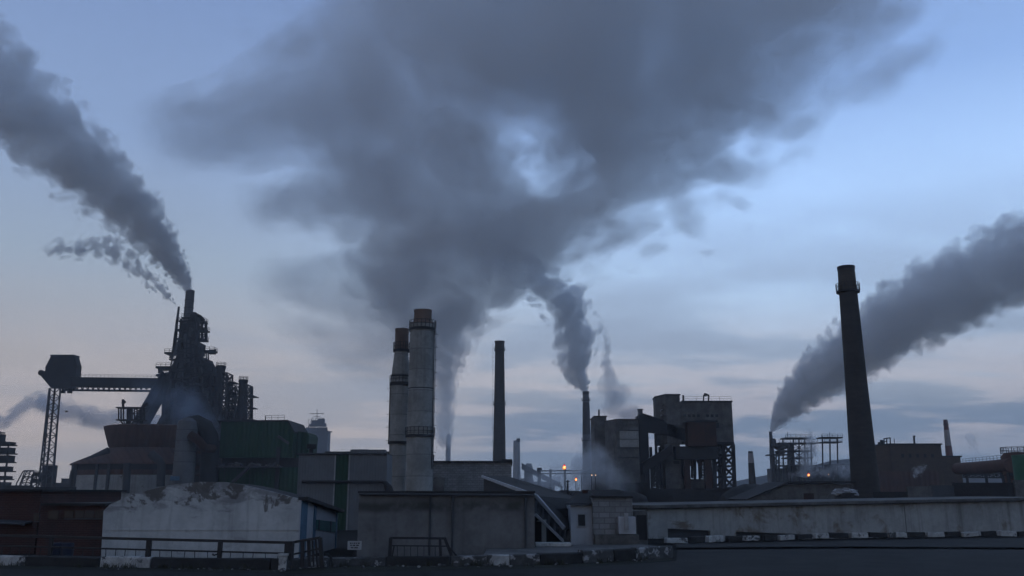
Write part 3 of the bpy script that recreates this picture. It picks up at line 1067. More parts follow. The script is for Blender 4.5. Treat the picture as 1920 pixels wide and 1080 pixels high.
m.face([(xr - 0.5, 0.0, zl + 0.06), (xr + 0.2, 5.0, zr_), (xa + 0.3, 3.2, za + 0.15)])
m.face([(xl, 0.0, zl + 0.06), (xa - 0.3, 3.2, za + 0.15), (xl, 5.0, zl + 0.06)])
rf = F_.part('roof', m, M_TARROOF)
m = MB()
m.box(xa - 0.16, xa + 0.16, 2.6, 2.95, za - 0.3, F_.z(920, 53))
m.box(xa - 0.2, xa + 0.2, 2.56, 2.99, F_.z(920, 53) + 0.003, F_.z(919, 53) + 0.01)
m.build('chimney', M_BRICK, rf)
wn = F_.box('window', 1084, 1097, 965, 986, 50.84, 0.05, M_GLASS)
for a_, b_, c_, d_ in ((1082.6, 1098.4, 963.4, 964.9), (1082.6, 1098.4, 986.1, 987.6)):
    F_.box('frame', a_, b_, c_, d_, 50.80, 0.09, M_TRIM, wn)
F_.box('vent_box', 1160, 1192, 969, 1001.5, 49.9, 0.58, M_PLASTER, bevel=0.03)
F_.box('vent_pipe', 1171, 1178, 962, 994, 49.7, 0.19, M_TRIM)
F_.box('base_ledge', 1116, 1198, 1002.5, None, 49.95, 0.54, M_CONC)
F_.box('annex', 1187.3, 1213, 958, None, 51.8, 3.0, M_CONC)
F_.box('doorway', 1194, 1212, 966, 1012, 51.74, 0.05, M_GLASS)

# ------------------------------------------------------------------ long low wall building on the right
wl, wr = Vector((P(1217, 1017, 60).x, 60, 0)), Vector((P(1990, 1000, 72).x, 72, 0))
F_ = Frame('long_garage', 'long low pale concrete building with a flat roof slab along the bend of the road', 'building', 1217, 60.0)
d = (wr - wl)
L = d.length
F_.root.location = wl
F_.root.rotation_euler = (0, 0, math.atan2(d.y, d.x))
zt0, zt1 = P(960, 955, 60).z, P(960, 938, 72).z
# wall with two recessed low openings: bays between openings
cut = []
import itertools


def tx(px):
    """distance along the wall at photo column px"""
    a = (px - 960) / FPX
    best = 0
    for i in range(4001):
        t = i / 4000
        p = wl.lerp(wr, t)
        c_ = P(px, 1000, p.y)
        if c_.x <= p.x:
            best = t
            break
    return best * L


def zr2(py, xw):
    return P(960, py, wl.lerp(wr, xw / L).y).z


ztop = lambda xw: zt0 + (zt1 - zt0) * xw / L
# openings: (left px, right px, top rows at left/right)
o1 = (tx(1252), tx(1332), zr2(991, tx(1252)), zr2(995, tx(1332)))
o2 = (tx(1380), tx(1505), zr2(997, tx(1380)), zr2(1001.5, tx(1505)))
bays = [(0, o1[0], 0, 0), (o1[0], o1[1], o1[2], o1[3]), (o1[1], o2[0], 0, 0), (o2[0], o2[1], o2[2], o2[3]), (o2[1], L, 0, 0)]
m = MB()
for a_, b_, za_, zb_ in bays:
    pr = [(a_, za_), (b_, zb_), (b_, ztop(b_)), (a_, ztop(a_))]
    n_ = max(1, int((b_ - a_) / 6))
    m.prism(pr, 0, 0.3)
M_LONG = surf('weathered_wall', (0.42, 0.42, 0.40), (0.27, 0.27, 0.26), 0.5, 0.85, 0.92, bump=0.03, streak=0.65, streakcol=(0.11, 0.10, 0.09), patches=(0.42, 0.52, 0.64, (0.15, 0.12, 0.095)))
F_.part('wall', m, M_LONG)
for a_, b_, za_, zb_ in (bays[1], bays[3]):
    m = MB()
    m.prism([(a_, 0), (b_, 0), (b_, zb_), (a_, za_)], 0.24, 0.29)
    F_.part('opening_infill', m, surf('dark_infill' + str(len(MATS)), (0.055, 0.058, 0.062), None, 1.0, 0.6))  # even dark sheet filling the low opening
m = MB()
m.prism([(-0.15, zt0 + 0.003), (L + 0.2, zt1 + 0.003), (L + 0.2, zt1 + 0.05), (-0.15, zt0 + 0.05)], -0.02, 9.0)
F_.part('roof_gap', m, M_KBLACK)
m = MB()
m.prism([(-0.3, zt0 + 0.055), (L + 0.3, zt1 + 0.055), (L + 0.3, zt1 + 0.27), (-0.3, zt0 + 0.27)], -0.45, 9.4)
F_.part('roof', m, M_CONC, bevel=0.02)
m = MB()
m.prism([(0, 0), (0.3, 0), (0.3, zt0), (0, zt0)], 0.302, 9)
F_.part('end_wall', m, M_CONC2)
# pilaster joints
for px_j in (1700,):
    xj = tx(px_j)
    m = MB()
    m.prism([(xj - 0.03, 0), (xj + 0.03, 0), (xj + 0.03, ztop(xj)), (xj - 0.03, ztop(xj))], -0.012, -0.004)
    F_.part('joint', m, M_CONC)

# kerb stones painted alternately, along the bend
kl = [G(1205, 1022.5), G(1290, 1021), G(1420, 1016.5), G(1560, 1012), G(1740, 1009.5), G(1960, 1006.5)]
prot = {}
tot = []
for a_, b_ in zip(kl, kl[1:]):
    tot.append((a_, b_, (b_ - a_).length))
LL = sum(t[2] for t in tot)


def along(s):
    for a_, b_, l_ in tot:
        if s <= l_:
            return a_.lerp(b_, s / l_), math.atan2((b_ - a_).y, (b_ - a_).x)
        s -= l_
    return tot[-1][1], math.atan2((tot[-1][1] - tot[-1][0]).y, (tot[-1][1] - tot[-1][0]).x)


def kstone(mat):
    m_ = MB()
    m_.b = bmesh.new()
    m_.prism([(-0.72, 0), (0.72, 0), (0.69, 0.34), (-0.69, 0.34)], 0, 0.4)
    return m_.build('kerb_stone', mat, bevel=0.03)


s, i = 0.8, 0
while s < LL:
    p, a_ = along(s)
    white = i % 2 == 1
    if white not in prot:
        o = prot[white] = kstone(M_KWHITE if white else M_KBLACK)
    else:
        o = prot[white].copy()
        COL.objects.link(o)
    o.location = (p.x + rnd.uniform(-0.04, 0.04), p.y + rnd.uniform(-0.06, 0.06), rnd.uniform(0, 0.05) - 0.02 + 0.08)
    o.rotation_euler = (0, rnd.uniform(-0.02, 0.02), a_ + rnd.uniform(-0.02, 0.02))
    o.scale = (rnd.uniform(0.78, 1.04), rnd.uniform(0.85, 1.1), rnd.uniform(0.9, 1.15))
    o.rotation_euler.y += rnd.uniform(-0.04, 0.04)
    o.rotation_euler.x = rnd.uniform(-0.06, 0.06)
    if white:
        setp(o, 'white painted stone of the striped kerb along the long low concrete building', 'kerb stone', 'white stones of the striped kerb')
    else:
        setp(o, 'black painted stone of the striped kerb along the long low concrete building', 'kerb stone', 'black stones of the striped kerb')
    s += 1.56
    i += 1

# ------------------------------------------------------------------ weeds along walls and kerbs
m = MB()
M_WEED = surf('dry_weeds', (0.055, 0.055, 0.030), (0.030, 0.032, 0.020), 4.0, 0.8, 0.95)


def tuft(x_, y_, h_, n_):
    for i in range(n_):
        a_ = rnd.uniform(0, 2 * math.pi)
        l_ = rnd.uniform(0.3, 1.0) * h_
        d_ = Vector((math.cos(a_), math.sin(a_), 0))
        s_ = Vector((-d_.y, d_.x, 0)) * 0.012
        p = Vector((x_ + rnd.uniform(-0.12, 0.12), y_ + rnd.uniform(-0.08, 0.08), 0))
        q_ = p + d_ * l_ * 0.25 + Vector((0, 0, l_ * 0.7))
        t_ = p + d_ * l_ * 0.6 + Vector((0, 0, l_))
        m.face([p - s_, p + s_, q_ + s_ * 0.7, q_ - s_ * 0.7])
        m.face([q_ - s_ * 0.7, q_ + s_ * 0.7, t_])


for i in range(150):
    px_ = rnd.uniform(-40, 1250)
    p = edge_at(px_)
    if mnoise.noise(Vector((px_ * 0.02, 3, 0))) > -0.1:
        tuft(p.x + rnd.uniform(-0.2, 0.2), p.y - rnd.uniform(0.05, 0.35), rnd.uniform(0.12, 0.38), 9)
for i in range(120):
    t_ = rnd.random()
    p = wl.lerp(wr, t_)
    if mnoise.noise(Vector((t_ * 18, 7, 0))) > 0.0:
        tuft(p.x, p.y - rnd.uniform(0.1, 0.5), rnd.uniform(0.2, 0.6), 10)
setp(m.build('weeds', M_WEED), kind='stuff')
# rubble crumbs along the verge
m = MB()
for i in range(90):
    px_ = rnd.uniform(180, 1250)
    p = edge_at(px_)
    s_ = rnd.uniform(0.03, 0.10)
    m.blob((p.x, p.y - rnd.uniform(0.1, 1.2), s_ * 0.6), s_, 1, 0.4, 2, (1.2, 1, 0.7))
setp(m.build('gravel', M_KWORN), kind='stuff')
# ------------------------------------------------------------------ grey panel hall with the green stripe
F_ = Frame('panel_hall', 'grey sheet-clad hall with one tall dark green stripe, left of the two pale chimneys', 'building', 640, 80.0)
F_.box('wall', 557, 627, 853, None, 80.0, 3.5, M_PANEL, ref=920)
F_.box('wall', 651.5, 724, 852, None, 80.0, 3.5, M_PANEL, ref=920)
F_.box('green_panel', 627.3, 651.2, 852.5, None, 80.1, 3.5, M_GREENSTRIPE, ref=920)
F_.box('trim', 624.6, 627, 854, None, 79.93, 0.06, M_TRIM, ref=920)
F_.box('trim', 651.5, 654, 854, None, 79.93, 0.06, M_TRIM, ref=920)
F_.box('roof', 556, 725, 849.5, 851.9, 79.8, 3.9, M_STEEL2, ref=851)
m = MB()
m.tube([F_.p(566, 903.5, 79.6), F_.p(716, 903.5, 79.6), F_.p(722, 905, 79.6), F_.p(728, 914, 79.6), F_.p(736, 945, 79.6)], [0.13, 0.13, 0.2, 0.35, 0.5], 12)
F_.part('pipe', m, M_STEEL, smooth=True)
MB().lathe([(0.18, 0), (0.18, 0.7)], 12).lathe([(0.28, 0.7), (0.42, 0.75), (0.46, 1.15), (0.1, 1.2)], 14).build('roof_vent', M_STEEL, F_.root, smooth=True, loc=F_.p(583, 857, 82))
F_.box('parapet', 657, 722, 843, 849.3, 81.5, 1.0, M_PANEL, ref=846)

F_ = Frame('rear_hall', 'low grey hall just visible over the roof of the sheet-clad hall', 'building', 668, 130.0)
F_.box('wall', 610, 800, 849, None, 130.0, 12, M_GREYCHIM, ref=900)
F_.box('roof', 609, 801, 846.5, 848.9, 129.6, 12.6, M_STEEL2, ref=848)
F_.box('skylight', 660, 690, 842.5, 846.4, 132, 3, M_STEEL2, ref=845)

# ------------------------------------------------------------------ the two pale chimneys
chimney('left and shorter of the two pale stepped chimneys, with a rust coloured upper part', 745, 114.0,
        [(948, 13.5), (930, 14.5), (852, 17.6), (832, 18), (724, 18.5), (720, 18.5), (706, 17.5), (661, 13), (657, 13), (640, 12.5)],
        M_CHIM, 'stepped chimneys', [(833, 20.5, 0.35), (724, 20.5, 0.45, 0.9), (707, 17.8, 0.2), (660, 15.5, 0.3, 0.9)], M_STEEL, (math.pi, 832, 722, 19.2))
F_, rz = chimney('right and taller of the two pale stepped chimneys, with a flared rusty cap', 785, 110.0,
        [(820, 25), (700, 24), (622, 23), (612, 23)],
        M_CHIM, 'stepped chimneys', [(820, 27.5, 0.3, 0.9), (730, 24.4, 0.12), (621, 25, 0.35, 0.95)], M_STEEL, (-0.25, 880, 622, 25.6))
F_.part('cap', MB().lathe([rz(611.8, 24), rz(607, 23.5), rz(604, 17.5), rz(597, 16.5), rz(586, 16.3), rz(583, 17.3), rz(582, 17.3), rz(581.8, 14)], 36), M_RUSTCAP, smooth=True)
F_.part('collar', MB().lathe([rz(622.2, 24.2), rz(621, 24.6), rz(610, 24.6), rz(609, 24)], 36), M_CHIM)
F_l = [o for o in COL.objects if o.get('label', '').startswith('left and shorter')][0]
pz = lambda py: P(960, py, 114.0).z
rr = lambda px_, py: px_ * (P(960, py, 114.0) - EYE).length / FPX / math.hypot(1, (540 - py) / FPX)
MB().lathe([(rr(13.0, 657), pz(656.8)), (rr(12.6, 640), pz(640)), (rr(12.8, 618), pz(619)), (rr(13.4, 618), pz(617)), (rr(11, 617), pz(616.6))], 36).build('cap', M_RUSTCAP, F_l, smooth=True)

F_ = Frame('stained_hall', 'low stained grey block hall right of the pale chimneys', 'building', 886, 118.0)
F_.box('wall', 812, 959, 867, None, 118.0, 16, M_BLOCK, ref=900)
F_.box('roof', 810, 961, 864, 866.9, 117.6, 16.8, M_STEEL, ref=866)
F_.box('parapet', 941, 960.5, 861, 863.9, 117.6, 0.5, M_STEEL, ref=866)
F_.box('buttress', 814, 833, 895, None, 117.3, 0.65, M_CONC, ref=900)

# ------------------------------------------------------------------ slim chimneys
def banded(label, px, Y, prof, bands, group='slim chimneys', rings=(), ladder=None, mat=M_GREYCHIM):
    F_, rz = chimney(label, px, Y, prof, mat, group, rings, M_STEEL, ladder, seg=24)
    for p0, p1, rpx0, rpx1, mt in bands:
        F_.part('band', MB().lathe([rz(p0, rpx0 + 0.15), rz(p1, rpx1 + 0.15)], 24, caps=False), mt)
    return F_, rz


F_, rz = banded('tall dark slim chimney with two ring platforms right of the pale chimneys', 936, 340, [(900, 12.5), (862, 12), (640, 8.3)], [], 'slim chimneys', [(760, 11.8, 0.5, 1.0), (658, 10.3, 0.5, 1.0)], (math.pi, 862, 645, 12.5), M_DARKCHIM)
F_.part('rim', MB().lathe([rz(657, 8.9), rz(645, 8.8), rz(641, 9.6), rz(639.8, 9.6), rz(639.7, 6)], 24), M_TANCHIM)
F_, rz = banded('slim smoking chimney fading into ground mist left of the quenching tower', 1102, 450, [(900, 9.5), (826, 8), (736, 5.6)], [(815, 755, 7.6, 6.3, M_DARKCHIM)], 'slim chimneys', [(827, 9.8, 0.5, 1.0), (752, 8.2, 0.5, 1.0)], None, M_GREYCHIM)
F_.part('rim', MB().lathe([rz(740, 6.0), rz(735, 6.2), rz(734, 6.2), rz(733.8, 4)], 24), M_DARKCHIM)
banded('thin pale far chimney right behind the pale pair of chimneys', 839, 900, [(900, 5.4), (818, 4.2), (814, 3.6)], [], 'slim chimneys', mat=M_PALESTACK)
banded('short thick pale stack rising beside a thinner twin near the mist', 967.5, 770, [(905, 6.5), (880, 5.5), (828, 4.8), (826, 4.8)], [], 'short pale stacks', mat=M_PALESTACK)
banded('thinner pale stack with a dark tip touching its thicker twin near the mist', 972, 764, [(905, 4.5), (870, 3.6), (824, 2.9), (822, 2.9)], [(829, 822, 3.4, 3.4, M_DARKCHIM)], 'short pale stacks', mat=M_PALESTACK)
banded('short dark lone chimney with a pale tip right of the ore bunker', 1412, 300, [(915, 7), (870, 5.6), (847, 4.3), (846, 4.3)], [(868, 850, 5.5, 4.6, M_BANDWHITE)], 'slim chimneys', mat=M_DARKCHIM)
F_, rz = banded('far leaning-looking red and white banded chimney behind the tan brick building', 1788, 340, [(900, 8), (850, 6), (788, 3.8), (787, 3.8)], [(852, 836, 6.1, 5.5, M_BANDRED), (820, 806, 5.0, 4.5, M_BANDWHITE)], 'slim chimneys', [(797, 5.2, 0.3)], None, M_BANDRED)
F_.part('band', MB().lathe([rz(836, 5.7), rz(820, 5.1)], 24, caps=False), M_BANDWHITE)

# ------------------------------------------------------------------ the tall dark chimney on the right
F_, rz = chimney('tall dark tapering brick chimney with a ringed gallery near its lighter top', 1624, 130.0,
        [(930, 26), (900, 25), (700, 19.2), (548, 16.2)], M_DARKCHIM, None, [(549, 21, 0.3, 1.1)], M_STEEL, None, seg=40)
F_.part('upper_shaft', MB().lathe([rz(547.8, 16.6), rz(540, 16), rz(506, 15.2)], 40, caps=True), M_TANCHIM, smooth=True)
F_.part('rim', MB().lathe([rz(505.8, 15.8), rz(500.5, 16), rz(500, 15.4), rz(500, 11)], 40), M_STEEL)

# ------------------------------------------------------------------ quenching tower and ore bunker
F_ = Frame('quenching_tower', 'bulky dark concrete quenching tower with paler right face, steam on its roof', 'tower', 1165, 165.0)
Y = 165.0
X_ = lambda px, dy=0: F_.x(px, 870, Y + dy)
Zt = lambda py, dy=0: F_.z(py, Y + dy)
m = MB()
m.plan([(X_(1141), 4.5), (X_(1158), 0), (X_(1200), 0.4), (X_(1203), 9), (X_(1146), 10)], 0, Zt(787))
F_.part('body', m, M_CONC)
m = MB()
m.plan([(X_(1140.5), 4.4), (X_(1157.8), -0.2), (X_(1200.5), 0.2), (X_(1203.5), 9.2), (X_(1145), 10.2)], Zt(787) + 0.003, Zt(785.5))
F_.part('roof', m, M_STEEL)
m = MB()
for py in (806, 823, 840, 857):
    m = MB()
    m.box(X_(1159), X_(1200), -0.05, 0.39, Zt(py + 1), Zt(py))
    F_.part('ledge', m, M_STEEL2)
m = MB()
m.box(X_(1160), X_(1199), 0.05, 0.38, Zt(838), Zt(808))
F_.part('panel', m, M_CONC2)
F_.box('side_block', 1116, 1139, 781, None, 172.0, 8, M_CONC, ref=870)
F_.box('side_roof', 1115.3, 1141, 779.5, 780.9, 171.7, 8.6, M_STEEL, ref=870)
MB().bar(F_.p(1123, 781, 173), F_.p(1123, 768, 173), 0.3).build('mast', M_STEEL, F_.root)
F_.box('stair_shaft', 1200.3, 1216, 778, None, 168.0, 5, M_STEEL, ref=860)
F_.box('pot', 1197, 1205, 768, 777.9, 170.5, 0.9, M_STEEL, ref=775)
F_.box('pot_cap', 1196, 1206, 766.6, 767.9, 170.2, 1.5, M_STEEL, ref=775)
# base soot plinth
F_.box('plinth', 1150, 1215, 905, None, 163.5, 1.3, M_COAL, ref=920)

F_ = Frame('ore_bunker', 'huge dark ore bunker house raised on rusty and lattice legs', 'bunker', 1300, 170.0)
Y = 170.0
X_ = lambda px, py=830: F_.x(px, py, Y)
Zt = lambda py: F_.z(py, Y)
# tower
m = MB()
m.plan([(X_(1237), 3.5), (X_(1250), -0.6), (X_(1277), -0.6), (X_(1277), 8), (X_(1240), 8)], Zt(832), Zt(742))
tw = F_.part('tower', m, M_CONC)
m = MB()
m.plan([(X_(1236), 3.5), (X_(1249.5), -0.9), (X_(1278), -0.9), (X_(1278), 8.3), (X_(1239), 8.3)], Zt(742) + 0.003, Zt(739.5))
m.build('roof', M_STEEL, tw)
for py in (757, 767, 777, 788):
    m = MB()
    m.box(X_(1240, py), X_(1246, py), 0.0, 1.2, Zt(py + 3), Zt(py))
    m.build('window', M_GLASS, tw)
# hopper house
m = MB()
m.plan([(X_(1277.3), 0), (X_(1374, 790), 0), (X_(1374, 790), 9), (X_(1277.3), 9)], Zt(829), Zt(754))
hh = F_.part('hopper_house', m, M_CONC)
m = MB()
m.box(X_(1277.8, 752), X_(1373, 752), -0.3, 9.3, Zt(754) + 0.003, Zt(751.5))
m.build('roof', M_STEEL, hh)
for i in range(8):
    a_ = 1281 + i * 8.6
    if i == 4:
        continue
    m = MB()
    m.box(X_(a_, 779), X_(a_ + 5.2, 779), -0.06, 0.1, Zt(782), Zt(777))
    m.build('window', M_GLASS, hh)
m = MB()
m.box(X_(1336, 828), X_(1376, 828), -0.35, 9.2, Zt(832.5), Zt(829) - 0.003)
F_.part('floor_beam', m, M_STEEL)
fr = MB()
for a_ in (1319, 1328.5):
    fr.bar(F_.p(a_, 752, 172), F_.p(a_ + 0.6, 741, 172), 0.22)
fr.bar(F_.p(1319.5, 741, 172), F_.p(1329.5, 741, 172), 0.3)
fr.bar(F_.p(1323, 741, 172), F_.p(1323.6, 738, 172), 0.6)
F_.part('hoist_frame', fr, M_STEEL)
MB().bar(F_.p(1281, 752, 171), F_.p(1281, 741, 171), 0.3).build('vent_pipe', M_STEEL, F_.root)
railing('railing', F_.root, [F_.p(1284, 751.4, 170.1), F_.p(1371, 751.4, 170.1)], 0.8, 2.5, M_STEEL, 0.04)
# rust hopper bin hung in front, canopies
m = MB()
m.box(X_(1284, 815), X_(1336, 815), -3.2, -0.003, Zt(838), Zt(793))
bn = F_.part('bin', m, M_RUST)
m = MB()
m.prism([(X_(1281, 792), Zt(794)), (X_(1338, 792), Zt(794)), (X_(1338, 792), Zt(791)), (X_(1310, 790), Zt(789.5)), (X_(1281, 792), Zt(792.5))], -3.4, 0)
m.build('roof', M_STEEL, bn)
F_.box('side_bin', 1338, 1348, 793, 802, 169, 0.99, M_STEEL, ref=798)
m = MB()
m.box(X_(1262, 842), X_(1340, 842), -2.4, 6, Zt(862), Zt(838) - 0.01)
F_.part('bin_floor', m, M_STEEL)
for a_ in (1296, 1312, 1328):
    m = MB()
    c_ = F_.p(a_, 862, 169)
    m.b.verts.ensure_lookup_table()
    m.lathe([(0.25, c_.z - 1.2), (0.75, c_.z)], 10, c_.x, c_.y)
    F_.part('chute', m, M_RUST)
# concrete column below the tower
m = MB()
m.box(X_(1247, 880), X_(1276, 880), -0.4, 5, 0, Zt(832) - 0.003)
F_.part('column', m, M_CONC)
for py in (842, 864):
    m = MB()
    m.box(X_(1262, py), X_(1273, py), -0.5, -0.3, Zt(py + 6), Zt(py))
    F_.part('window', m, M_GLASS)
# legs
for a_, w_, mt, yy in ((1289, 11, M_RUST, -2), (1329, 13, M_RUST, -2), (1303, 4, M_STEEL, 3), (1312, 4, M_STEEL, 5), (1222, 5, M_STEEL, 2), (1238.5, 4, M_STEEL, 4), (1280, 4, M_STEEL, 5)):
    m = MB()
    m.box(F_.x(a_ - w_ / 2, 890, Y + yy), F_.x(a_ + w_ / 2, 890, Y + yy), yy, yy + w_ * 0.09, 0, F_.z(862 if a_ > 1260 else 838, Y + yy))
    F_.part('leg', m, mt)
# braced bays between the legs
br = MB()
for a0, a1, y0, y1, n in ((1226, 1236, 862, 912, 4), (1276, 1284, 856, 900, 4), (1297, 1304, 856, 896, 4), (1314, 1322, 856, 896, 4)):
    br = MB()
    truss(br, F_.p(a0, y1, Y + 4), F_.p(a0, y0, Y + 4), F_.p(a1, y1, Y + 4), F_.p(a1, y0, Y + 4), n, 0.22, 'X', True)
    F_.part('bracing', br, M_STEEL)
# lattice legs at the right end
Zf = Zt(832.5)
cb = [F_.p(1341, 915, Y), F_.p(1358.5, 915, Y), F_.p(1377.5, 915, Y)]
ct = [F_.p(1339, 833, Y), F_.p(1356, 833, Y), F_.p(1374.5, 833, Y)]
cb2 = [p + Vector((0, 8.5, 0)) for p in cb]
ct2 = [p + Vector((0, 8.5, 0)) for p in ct]
for a_, b_ in list(zip(cb, ct)) + list(zip(cb2, ct2)):
    a_ = a_.copy()
    b_ = b_.copy()
    d_ = (a_ - b_)
    a_ = b_ + d_ * (b_.z / (b_.z - a_.z))
    MB().bar(a_, b_, 0.62).build('leg', M_STEEL, F_.root)
br = MB()
truss(br, cb[1], ct[1], cb[2], ct[2], 4, 0.3, 'X', False)
truss(br, cb[0], ct[0], cb[1], ct[1], 4, 0.3, 'Z', False)
F_.part('bracing', br, M_STEEL)
br = MB()
truss(br, cb2[1], ct2[1], cb2[2], ct2[2], 4, 0.24, 'Z', False)
truss(br, cb[2], ct[2], cb2[2], ct2[2], 4, 0.24, 'X', False)
F_.part('bracing', br, M_STEEL)
MB().bar(F_.p(1352, 915, Y + 6), F_.p(1350, 834, Y + 6), 0.9).build('riser_pipe', M_STEEL2, F_.root)
# dark base buildings
F_.box('base', 1214, 1382, 916, None, 166.5, 14, M_COAL, ref=925)
F_.box('base_shed', 1262, 1322, 898, None, 171.5, 5, M_CONC, ref=905)
# conveyor galleries between quenching tower and bunker
F_ = Frame('conveyor_gallery', 'dark sloping conveyor gallery joining the quenching tower to the ore bunker, the upper one', 'conveyor', 1225, 171.0, 0, 'conveyor galleries')
F_.part('housing', MB().prism([(F_.x(1204, 779, 171), F_.z(779, 171)), (F_.x(1239, 791, 171), F_.z(791, 171)), (F_.x(1300, 812, 171), F_.z(812, 171)), (F_.x(1300, 833, 171), F_.z(833, 171)), (F_.x(1239, 815, 171), F_.z(815, 171)), (F_.x(1204, 811, 171), F_.z(811, 171))], -1.6, -0.7), M_STEEL)
F_.part('roof', MB().prism([(F_.x(1203, 776.5, 171), F_.z(776.5, 171)), (F_.x(1240, 788.5, 171), F_.z(788.5, 171)), (F_.x(1240, 790.5, 171), F_.z(790.5, 171)), (F_.x(1203, 778.6, 171), F_.z(778.6, 171))], -2.0, 2.0), M_STEEL)
m = MB()
for a_, p0, p1 in ((1213, 811, None), (1229, 814, None)):
    m = MB()
    m.box(F_.x(a_ - 2.2, 860, 171), F_.x(a_ + 2.2, 860, 171), -1.5, -0.8, 0, F_.z(p0, 171))
    F_.part('leg', m, M_STEEL)
F_ = Frame('conveyor_gallery', 'dark steep conveyor gallery climbing to the ore bunker, below the bright sky gap', 'conveyor', 1228, 168.0, 0, 'conveyor galleries')
F_.part('housing', MB().prism([(F_.x(1203, 868, 168), F_.z(868, 168)), (F_.x(1258, 834, 168), F_.z(834, 168)), (F_.x(1258, 852, 168), F_.z(852, 168)), (F_.x(1203, 889, 168), F_.z(889, 168))], -1.2, 1.2), M_STEEL)
for a_, p0 in ((1212, 880), (1241, 860)):
    m = MB()
    m.box(F_.x(a_ - 1.6, 900, 168), F_.x(a_ + 1.6, 900, 168), -0.4, 0.4, 0, F_.z(p0, 168))
    F_.part('leg', m, M_STEEL)
m = MB()
truss(m, F_.p(1222, 915, 168), F_.p(1222, 878, 168), F_.p(1236, 915, 168), F_.p(1236, 868, 168), 3, 0.2, 'X')
F_.part('bracing', m, M_STEEL)

# ------------------------------------------------------------------ dark sheds behind the long garage
F_ = Frame('dark_shed', 'low black-roofed shed behind the long garage, left of the tall dark chimney', 'shed', 1500, 105.0)
m = MB()
m.prism([(F_.x(1402, 930, 105), 0), (F_.x(1600, 930, 105), 0), (F_.x(1600, 915, 105), F_.z(908, 105)), (F_.x(1478, 910, 105), F_.z(908, 105)), (F_.x(1402, 930, 105), F_.z(937, 105))], 0, 8)
F_.part('wall', m, M_CONC)
m = MB()
m.prism([(F_.x(1398, 930, 105), F_.z(938, 105)), (F_.x(1476, 905, 105), F_.z(906, 105)), (F_.x(1602, 905, 105), F_.z(905.5, 105)), (F_.x(1602, 905, 105), F_.z(902, 105)), (F_.x(1475, 905, 105), F_.z(903, 105)), (F_.x(1397, 930, 105), F_.z(936, 105))], -0.6, 8.5)
F_.part('roof', m, M_TARROOF)
F_.box('door', 1507, 1526, 925, None, 104.9, 0.09, M_RUST, ref=928)
F_ = Frame('tarpaulin_heap', 'crumpled whitish tarpaulin heap at the foot of the tall dark chimney', 'heap', 1585, 100.0)
MB().blob((0, 0, F_.z(924, 100)), 1.0, 3, 0.5, 2.0, (1.35, 0.8, 0.5)).build('tarpaulin', M_TARP, F_.root, smooth=True)
MB().lathe([(1.9, 0), (1.5, F_.z(924, 100) * 0.6), (0.9, F_.z(924, 100))], 14).build('heap', M_COAL, F_.root, smooth=True)
F_ = Frame('block_wall', 'dark grey block wall behind the long garage, under the rusty duct', 'wall', 1750, 110.0)
F_.box('wall_panel', 1640, 1702, 922, None, 110, 0.5, M_COAL, ref=925)
F_.box('wall_panel', 1702.5, 1748, 912, None, 110, 0.5, M_CONC, ref=925)
F_.box('wall_panel', 1748.5, 1790, 910, None, 110.2, 0.5, M_STEEL2, ref=925)
F_.box('wall_panel', 1790.5, 1905, 905, None, 110.6, 0.5, M_COAL, ref=925)
F_.box('wall_panel', 1905.5, 2000, 900, None, 110.2, 0.5, M_CONC, ref=925)

# ------------------------------------------------------------------ tan brick building, duct and tank on the right
M_TAN = surf('tan_brick', (0.120, 0.082, 0.052), (0.07, 0.050, 0.036), 0.4, 0.8, 0.92, brick=(0.8, 0.3, (0.05, 0.04, 0.035)), streak=0.5, streakcol=(0.03, 0.025, 0.022))
F_ = Frame('tan_brick_building', 'dark tan brick building with a lower right wing and rooftop pipes behind the tall chimney', 'building', 1720, 215.0)
Y = 215.0
m = MB()
m.plan([(F_.x(1649, 870, Y), 9), (F_.x(1672, 870, Y), 0), (F_.x(1766, 850, Y), 0), (F_.x(1766, 850, Y), 14), (F_.x(1655, 870, Y), 16)], 0, F_.z(834, Y))
F_.part('wall', m, M_TAN)
m = MB()
m.plan([(F_.x(1648, 870, Y), 9), (F_.x(1671.5, 870, Y), -0.4), (F_.x(1767.5, 850, Y), -0.4), (F_.x(1767.5, 850, Y), 14.4), (F_.x(1654, 870, Y), 16.4)], F_.z(834, Y) + 0.003, F_.z(831.5, Y))
F_.part('roof', m, M_STEEL)
F_.box('wing', 1766.5, 1803, 857, None, 216.5, 10, M_TAN, ref=880)
F_.box('wing_roof', 1766.6, 1804, 854.5, 856.9, 216.1, 10.6, M_STEEL, ref=858)
for px_p, py_t in ((1649.5, 829), (1654, 825)):
    c_ = F_.p(px_p, 836, 224)
    MB().lathe([(0.42, 0), (0.42, P(960, py_t, 224).z - P(960, 836, 224).z)], 12).build('vent_pipe', M_STEEL, F_.root, loc=c_)
m = MB()
for a_ in (1658, 1663, 1669.5):
    m.bar(F_.p(a_, 834, 220), F_.p(a_ - 0.5, 822, 220), 0.22)
m.bar(F_.p(1657, 822.5, 220), F_.p(1669.5, 821, 220), 0.25)
m.bar(F_.p(1657.6, 828, 220), F_.p(1663, 828, 220), 0.2)
F_.part('roof_frame', m, M_STEEL)
MB().bar(F_.p(1714.5, 832, 218), F_.p(1713.5, 817, 218), 0.35).bar(F_.p(1712.5, 818, 218), F_.p(1716, 818, 218), 0.3).build('mast', M_STEEL, F_.root)
MB().bar(F_.p(1677, 832, 218), F_.p(1676.5, 822, 218), 0.12).build('mast', M_STEEL, F_.root)
F_.part('roof_vent', MB().box(F_.x(1757, 850, 218), F_.x(1762, 850, 218), 2.5, 3.5, F_.z(855, 218), F_.z(849.5, 218)), M_STEEL)
